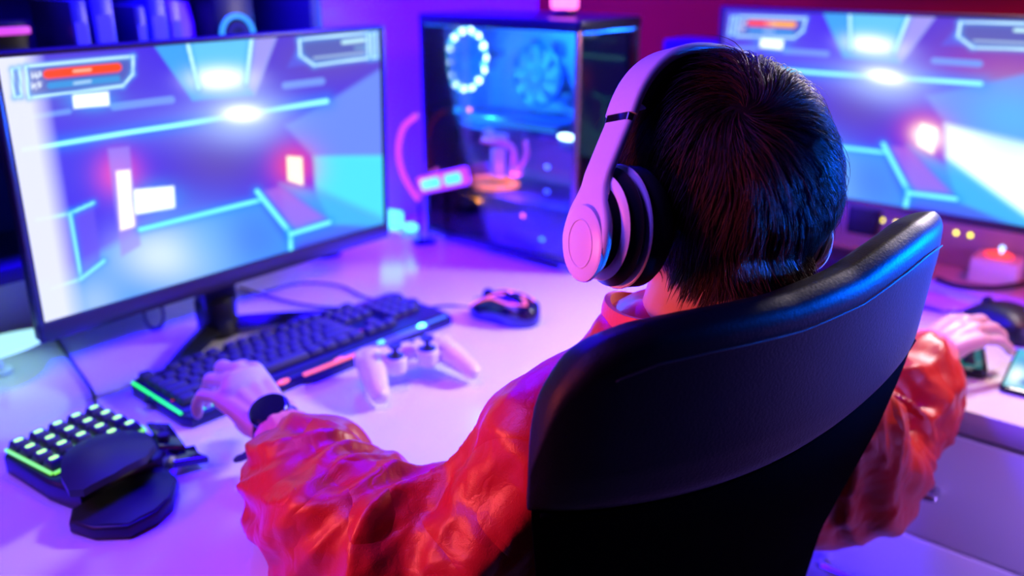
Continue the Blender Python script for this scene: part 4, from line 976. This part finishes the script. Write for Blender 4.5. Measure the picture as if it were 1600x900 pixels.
def armpar(co_, A, Rr):
    Q = spline([list(p)+[r] for p, r in zip(A, Rr)], 12); C = Q[:, :3]; sl = np.r_[0, np.cumsum(np.linalg.norm(np.diff(C, axis=0), axis=1))]
    D = np.linalg.norm(co_[:, None]-C[None], axis=2); i = D.argmin(1); dm = D[np.arange(len(co_)), i]
    wt = np.exp(-np.clip((D**2-dm[:, None]**2)/.045**2, 0, 50)); wt /= wt.sum(1)[:, None]
    Tn = np.gradient(C, axis=0); Tn /= np.linalg.norm(Tn, axis=1)[:, None]; Ts = wt@Tn; Ts /= np.linalg.norm(Ts, axis=1)[:, None]+1e-9
    return wt@sl, dm/Q[i, 3], wt@C, Ts
disp = np.zeros(len(co_))
def ridge(v): return (1-abs(v)*2.2)
for A, Rr, sd in ((aL, rL, 0), (aR, rR, 50)):
    s_, dd, CC, TT = armpar(co_, A, Rr)
    w_ = np.clip((1.7-dd)/.5, 0, 1)*np.clip(s_/.08, 0, 1); tot = s_.max()
    sel = np.where(w_ > 0)[0]
    for k in sel:
        c = co_[k]-CC[k]; t_ = TT[k]; c = c-t_*(c@t_); side = np.cross(t_, (0, 0, 1)); side /= np.linalg.norm(side)+1e-9; up_ = np.cross(side, t_)
        th = math.atan2(c@up_, c@side); a_ = s_[k]; q = a_/tot
        tw = a_*12.5+1.1*math.sin(th*1.0+sd+.6)+.5*math.sin(2*th+a_*9)
        n1 = noise.noise(Vector((tw*1.0, math.cos(th)*.75+sd, math.sin(th)*.75)))
        n2 = noise.noise(Vector((a_*62+1.6*math.sin(th+a_*9), math.cos(th+a_*6)*1.5+sd+9, math.sin(th+a_*6)*1.5)))
        n3 = noise.noise(Vector((a_*24, math.cos(th)*2.6+sd, math.sin(th)*2.6+4)))
        n4 = noise.noise(Vector((a_*30+1.9*math.sin(th+.8)+sd, math.cos(th)*.9+3, math.sin(th)*.9)))
        e = .0150*ridge(n1)+.0060*ridge(n4)*(.35+.9*q)+.0010*ridge(n2)+.0030*n3-.009
        disp[k] += e*w_[k]*(1-.35*max(0, (q-.9)/.1))
for k in range(len(co_)):
    c = co_[k]; disp[k] += .0007*noise.noise(Vector((c[0]*60, c[1]*60, c[2]*90)))+.0025*noise.noise(Vector(c*13))
co_ = co_+nr*disp[:, None]
# cloth rests on the desk tops and against the chair back instead of passing through them
u_ = co_[:, 0]*UX+co_[:, 1]*UY; v_ = co_[:, 0]*VX+co_[:, 1]*VY
over = ((v_ < -.490) | (u_ > 1.115)) & (co_[:, 2] < DESK+.0035) & (co_[:, 2] > DESK-.15)
co_[over, 2] = DESK+.0035
me.vertices.foreach_set('co', co_.astype(np.float32).ravel()); me.update(); shade(me, 180); toperson(me)
mj = mat('red_nylon', (.47, .018, .012), .38, spec=.4)
nt = mj.node_tree; tc = nt.nodes.new('ShaderNodeTexCoord'); prev = None
for sc_, di_, st_ in ((7, .009, .55), (19, .0028, .32), (300, .0003, .3)):
    nz_ = nt.nodes.new('ShaderNodeTexNoise'); nz_.inputs['Scale'].default_value = sc_; nz_.inputs['Detail'].default_value = 1.5; nz_.inputs['Distortion'].default_value = 1.1
    sb = nt.nodes.new('ShaderNodeMath'); sb.operation = 'SUBTRACT'; sb.inputs[1].default_value = .5; ab = nt.nodes.new('ShaderNodeMath'); ab.operation = 'ABSOLUTE'
    bp = nt.nodes.new('ShaderNodeBump'); bp.inputs['Distance'].default_value = di_*4; bp.inputs['Strength'].default_value = st_
    nt.links.new(tc.outputs['Object'], nz_.inputs['Vector']); nt.links.new(nz_.outputs['Fac'], sb.inputs[0]); nt.links.new(sb.outputs[0], ab.inputs[0]); nt.links.new(ab.outputs[0], bp.inputs['Height'])
    if prev: nt.links.new(prev.outputs['Normal'], bp.inputs['Normal'])
    prev = bp
nt.links.new(prev.outputs['Normal'], nt.nodes['Principled BSDF'].inputs['Normal'])
me.materials.append(mj); jk.parent = person
md = jk.modifiers.new('sm', 'SMOOTH'); md.iterations = 2; md.factor = .4
# seams, collar, cuffs
bm = B(); CL = Vector((.147, .690, .985))
prof = []
for j in range(7):
    t_ = j/6; prof.append((.058+.010*math.sin(t_*2.4)+.006*t_, -.028+.046*t_))
prof += [(r-.005, z) for r, z in prof[::-1]]
b2 = B(); lathe(b2, prof, 56); merge(bm, b2, Matrix.Translation(CL) @ Euler((R(-10), R(6), 0)).to_matrix().to_4x4())
for v in bm.verts: v.co += Vector((0, 0, .003*math.sin(math.atan2(v.co.y-CL.y, v.co.x-CL.x)*3)))
bmesh.ops.translate(bm, verts=bm.verts, vec=-PL); obj('collar', bm, mat('collar_red', (.70, .05, .03), .5, sheen=.2, bump=.4, bscale=300), person)
def cuff(p0, p1, r0, r1):
    b2 = bmesh.new(); d = Vector(p1)-Vector(p0); L_ = d.length; q = d.to_track_quat('Z', 'Y').to_matrix().to_4x4(); rows = []
    m = 64
    prof = [(r0*.93, 0), (r0, .003), (r0*1.02, L_*.3), (r1*1.03, L_*.7), (r1, L_-.003), (r1*.93, L_), (r1*.86, L_-.004), (r0*.84, .002)]
    for r, z in prof: rows.append([b2.verts.new((r*(1+.012*math.cos(16*j*2*PI/m))*math.cos(2*PI*j/m), r*(1+.012*math.cos(16*j*2*PI/m))*.92*math.sin(2*PI*j/m), z)) for j in range(m)])
    for i in range(len(rows)):
        for j in range(m): b2.faces.new((rows[i][j], rows[i][(j+1) % m], rows[(i+1) % len(rows)][(j+1) % m], rows[(i+1) % len(rows)][j]))
    bm = B(); merge(bm, b2, Matrix.Translation(Vector(p0)-PL) @ q); return obj('cuff', bm, mat('cuff_red', (.72, .06, .035), .6, sheen=.3, bump=.4, bscale=300), person, ang=180)
cuff((-.205, .760, .806), (-.2435, .826, .805), .042, .0335)
cuff((.500, .984, .806), (.541, 1.040, .803), .044, .036)
# trousers and shoes under the desk
bm = B(); Fw = Vector((cf[0], cf[1], 0)); Sd = Vector((cd[0], cd[1], 0)); hp = Vector((.105, .765, .54))
tube(bm, [hp-Sd*.09, hp+Sd*.09], [.10, .10], m=20, n=3)
for s in (-1, 1):
    kn = hp+Sd*s*.11+Fw*.33+Vector((0, 0, .0)); tube(bm, [hp+Sd*s*.08, kn, kn+Vector((0, 0, -.02))+Fw*.02, kn+Vector((0, 0, -.24)), kn+Vector((0, 0, -.44))], [.088, .064, .062, .055, .046], m=20, n=5)
me = bpy.data.meshes.new('trousers'); bm.to_mesh(me); bm.free(); tr = bpy.data.objects.new('trousers', me); COL.objects.link(tr)
md = tr.modifiers.new('r', 'REMESH'); md.mode = 'VOXEL'; md.voxel_size = .008; md = tr.modifiers.new('s', 'SMOOTH'); md.iterations = 6
me = evalmesh(tr); shade(me, 180); toperson(me); me.materials.append(mat('dark_denim', (.02, .025, .05), .8, bump=.3, bscale=300)); tr.parent = person
for s in (-1, 1):
    c = hp+Sd*s*.11+Fw*.33; bm = B(); tube(bm, [Vector((c.x, c.y, .06))-Fw*.03, Vector((c.x, c.y, .055))+Fw*.06, Vector((c.x, c.y, .04))+Fw*.16], [.048, .045, .034], m=16, n=5, flat=.8)
    for v in bm.verts: v.co.z = max(v.co.z, .002); v.co -= PL
    obj('shoe', bm, M_darkp, person)

# ------------------------------------------------------------------ smartwatch
wd0 = Vector((-.2535, .842, .8035)); wax = Vector((-.50, .86, 0)).normalized()
t = thing('smartwatch', 'black round smartwatch strapped on the left wrist', 'watch', wd0, 0)
q = wax.to_track_quat('Z', 'Y').to_matrix().to_4x4()
bm = B(); b2 = B(); lathe(b2, [(.0275, -.010), (.0285, -.0085), (.0285, .0085), (.0275, .010), (.0262, .0085), (.0262, -.0085), (.0275, -.010)], 56, sc=(1.0, .95, 1)); merge(bm, b2, q)
tube(bm, [Vector((-.020, -.016, -.016)), Vector((-.036, -.022, -.022)), Vector((-.044, -.016, -.026))], [.008, .008, .005], m=10, n=3, flat=.25); obj('strap', bm, M_rubber, t)
up_ = Vector((-.16, -.34, .92)).normalized(); q2 = Matrix.Translation(up_*.0295) @ up_.to_track_quat('Z', 'Y').to_matrix().to_4x4()
bm = B(); b2 = B(); lathe(b2, [(0, -.005), (.020, -.005), (.0222, -.003), (.0222, .003), (.0205, .0055), (.019, .0058), (.0, .0058)], 56); merge(bm, b2, q2); obj('case', bm, mat('dark_watch_metal', (.06, .06, .09), .18, metal=.9), t)
bm = B(); b2 = B(); cyl(b2, .0188, .0012, (0, 0, .0060), n=56); merge(bm, b2, q2); obj('dial', bm, M_blackg, t)
for a in (-.25, .35):
    bm = B(); b2 = B(); cyl(b2, .0022, .004, (.0235*math.cos(a), .0235*math.sin(a), 0), (0, PI/2, a), n=14, bev=.0005); merge(bm, b2, q2); obj('crown', bm, M_metal, t)

# ------------------------------------------------------------------ headphones (in the head's frame)
t = thing('headphones', 'white over-ear headphones with black cushions on the head', 'headphones', HM @ Vector((-.012, 0, 0)), 0, rot=HR.to_euler())
def bandpt(a):     # a: -90 (left ear) .. 90 (right ear) over the top
    s, c = math.sin(R(a)), math.cos(R(a))
    return Vector((.1010*math.copysign(abs(s)**.80, s), -.006, -.020+.1185*c**.85))
def band(name, a0, a1, wd, th_, m, off=0, n=40, wfun=None):
    b2 = bmesh.new(); rows = []
    for i in range(n+1):
        a = a0+(a1-a0)*i/n; p = bandpt(a); tg = (bandpt(a+1)-bandpt(a-1)).normalized(); up = Vector((-tg.z, 0, tg.x))
        if up.dot(p-Vector((0, 0, -.02))) < 0: up = -up
        w_ = (wfun(a) if wfun else wd); sec = rrect(w_, th_, min(w_, th_)*.46, 4)
        rows.append([b2.verts.new(p+up*(y+off)+Vector((0, 1, 0))*x) for x, y in sec])
    m_ = len(rows[0])
    for i in range(n):
        for j in range(m_): b2.faces.new((rows[i][j], rows[i][(j+1) % m_], rows[i+1][(j+1) % m_], rows[i+1][j]))
    b2.faces.new(rows[0][::-1]); b2.faces.new(rows[-1]); return obj(name, b2, m, t, ang=60)
band('headband', -62, 62, .030, .0085, M_wpl, wfun=lambda a: .030+.004*math.cos(R(a)))
pad = band('headband_pad', -56, 56, .026, .009, M_rubber, -.0075)
for s in (-1, 1):
    band('hinge', min(s*62, s*65), max(s*62, s*65), .0285, .0075, M_blackg, n=4)
    cupc = Vector((s*.118, -.006, -.042)); tl_ = Euler((0, R(s*-6), R(s*8))).to_matrix().to_4x4()
    # arm: widens from the hinge into the round cap
    b2 = bmesh.new(); rows = []; n_ = 26
    for i in range(n_+1):
        f = i/n_
        z = .041-.118*f; x = s*float(np.interp(f, [0, .15, .35, .55, .75, .9, 1], [.0908, .1005, .1130, .1215, .1255, .1260, .1250]))
        w_ = .0285 if f < .42 else .0285+(.052-.0285)*math.sin(min(1, (f-.42)/.32)*PI/2)**1.4
        if f > .74: w_ = .052*math.sqrt(max(.02, 1-((f-.74)/.26)**2))
        sec = rrect(w_, .009, .0044 if w_ > .01 else w_*.4, 4)
        rows.append([b2.verts.new(Vector((x+yy*s, -.006+xx, z))) for xx, yy in sec])
    m_ = len(rows[0])
    for i in range(n_):
        for j in range(m_): b2.faces.new((rows[i][j], rows[i][(j+1) % m_], rows[i+1][(j+1) % m_], rows[i+1][j]))
    b2.faces.new(rows[0][::-1]); b2.faces.new(rows[-1]); ar = obj('cup_arm', b2, M_wpl, t, ang=60)
    # round badge on the cap
    bm = B(); b2 = B(); lathe(b2, [(0, .0018), (.0205, .0015), (.0228, .0002), (.0232, -.002)], 48, sc=(1.22, 1, 1)); torus(b2, .0135, .0005, (0, 0, .0017), n=36, m=6, sc=(1.3, 1, 1)); merge(bm, b2, TR((s*.1298, -.006, -.052), (0, s*PI/2, 0))); obj('cap_disc', bm, mat('pale_disc', (.75, .72, .75), .3), ar)
    def cupring(name, x0, x1, r0, r1, m, bev=.25):
        bm = B(); d = x1-x0; prof = [(0, 0), (r0*.9, 0), (r0, abs(d)*bev), (r1, abs(d)*(1-bev)), (r1*.92, abs(d)), (0, abs(d))]
        b2 = B(); lathe(b2, prof, 48, sc=(1.18, .98, 1)); merge(bm, b2, Matrix.Translation((x0, -.006, -.040)) @ Euler((0, s*PI/2, 0)).to_matrix().to_4x4()); return obj(name, bm, m, t, ang=40)
    cupring('cup_rim', s*.1115, s*.1150, .0335, .0310, M_wpl)
    cupring('cup_housing', s*.097, s*.121, .0375, .027, M_blackp)
    cupring('cup_ring', s*.0955, s*.0980, .0395, .0388, M_wpl)
    cu = cupring('ear_cushion', s*.072, s*.0955, .0385, .0385, M_rubber, .3)
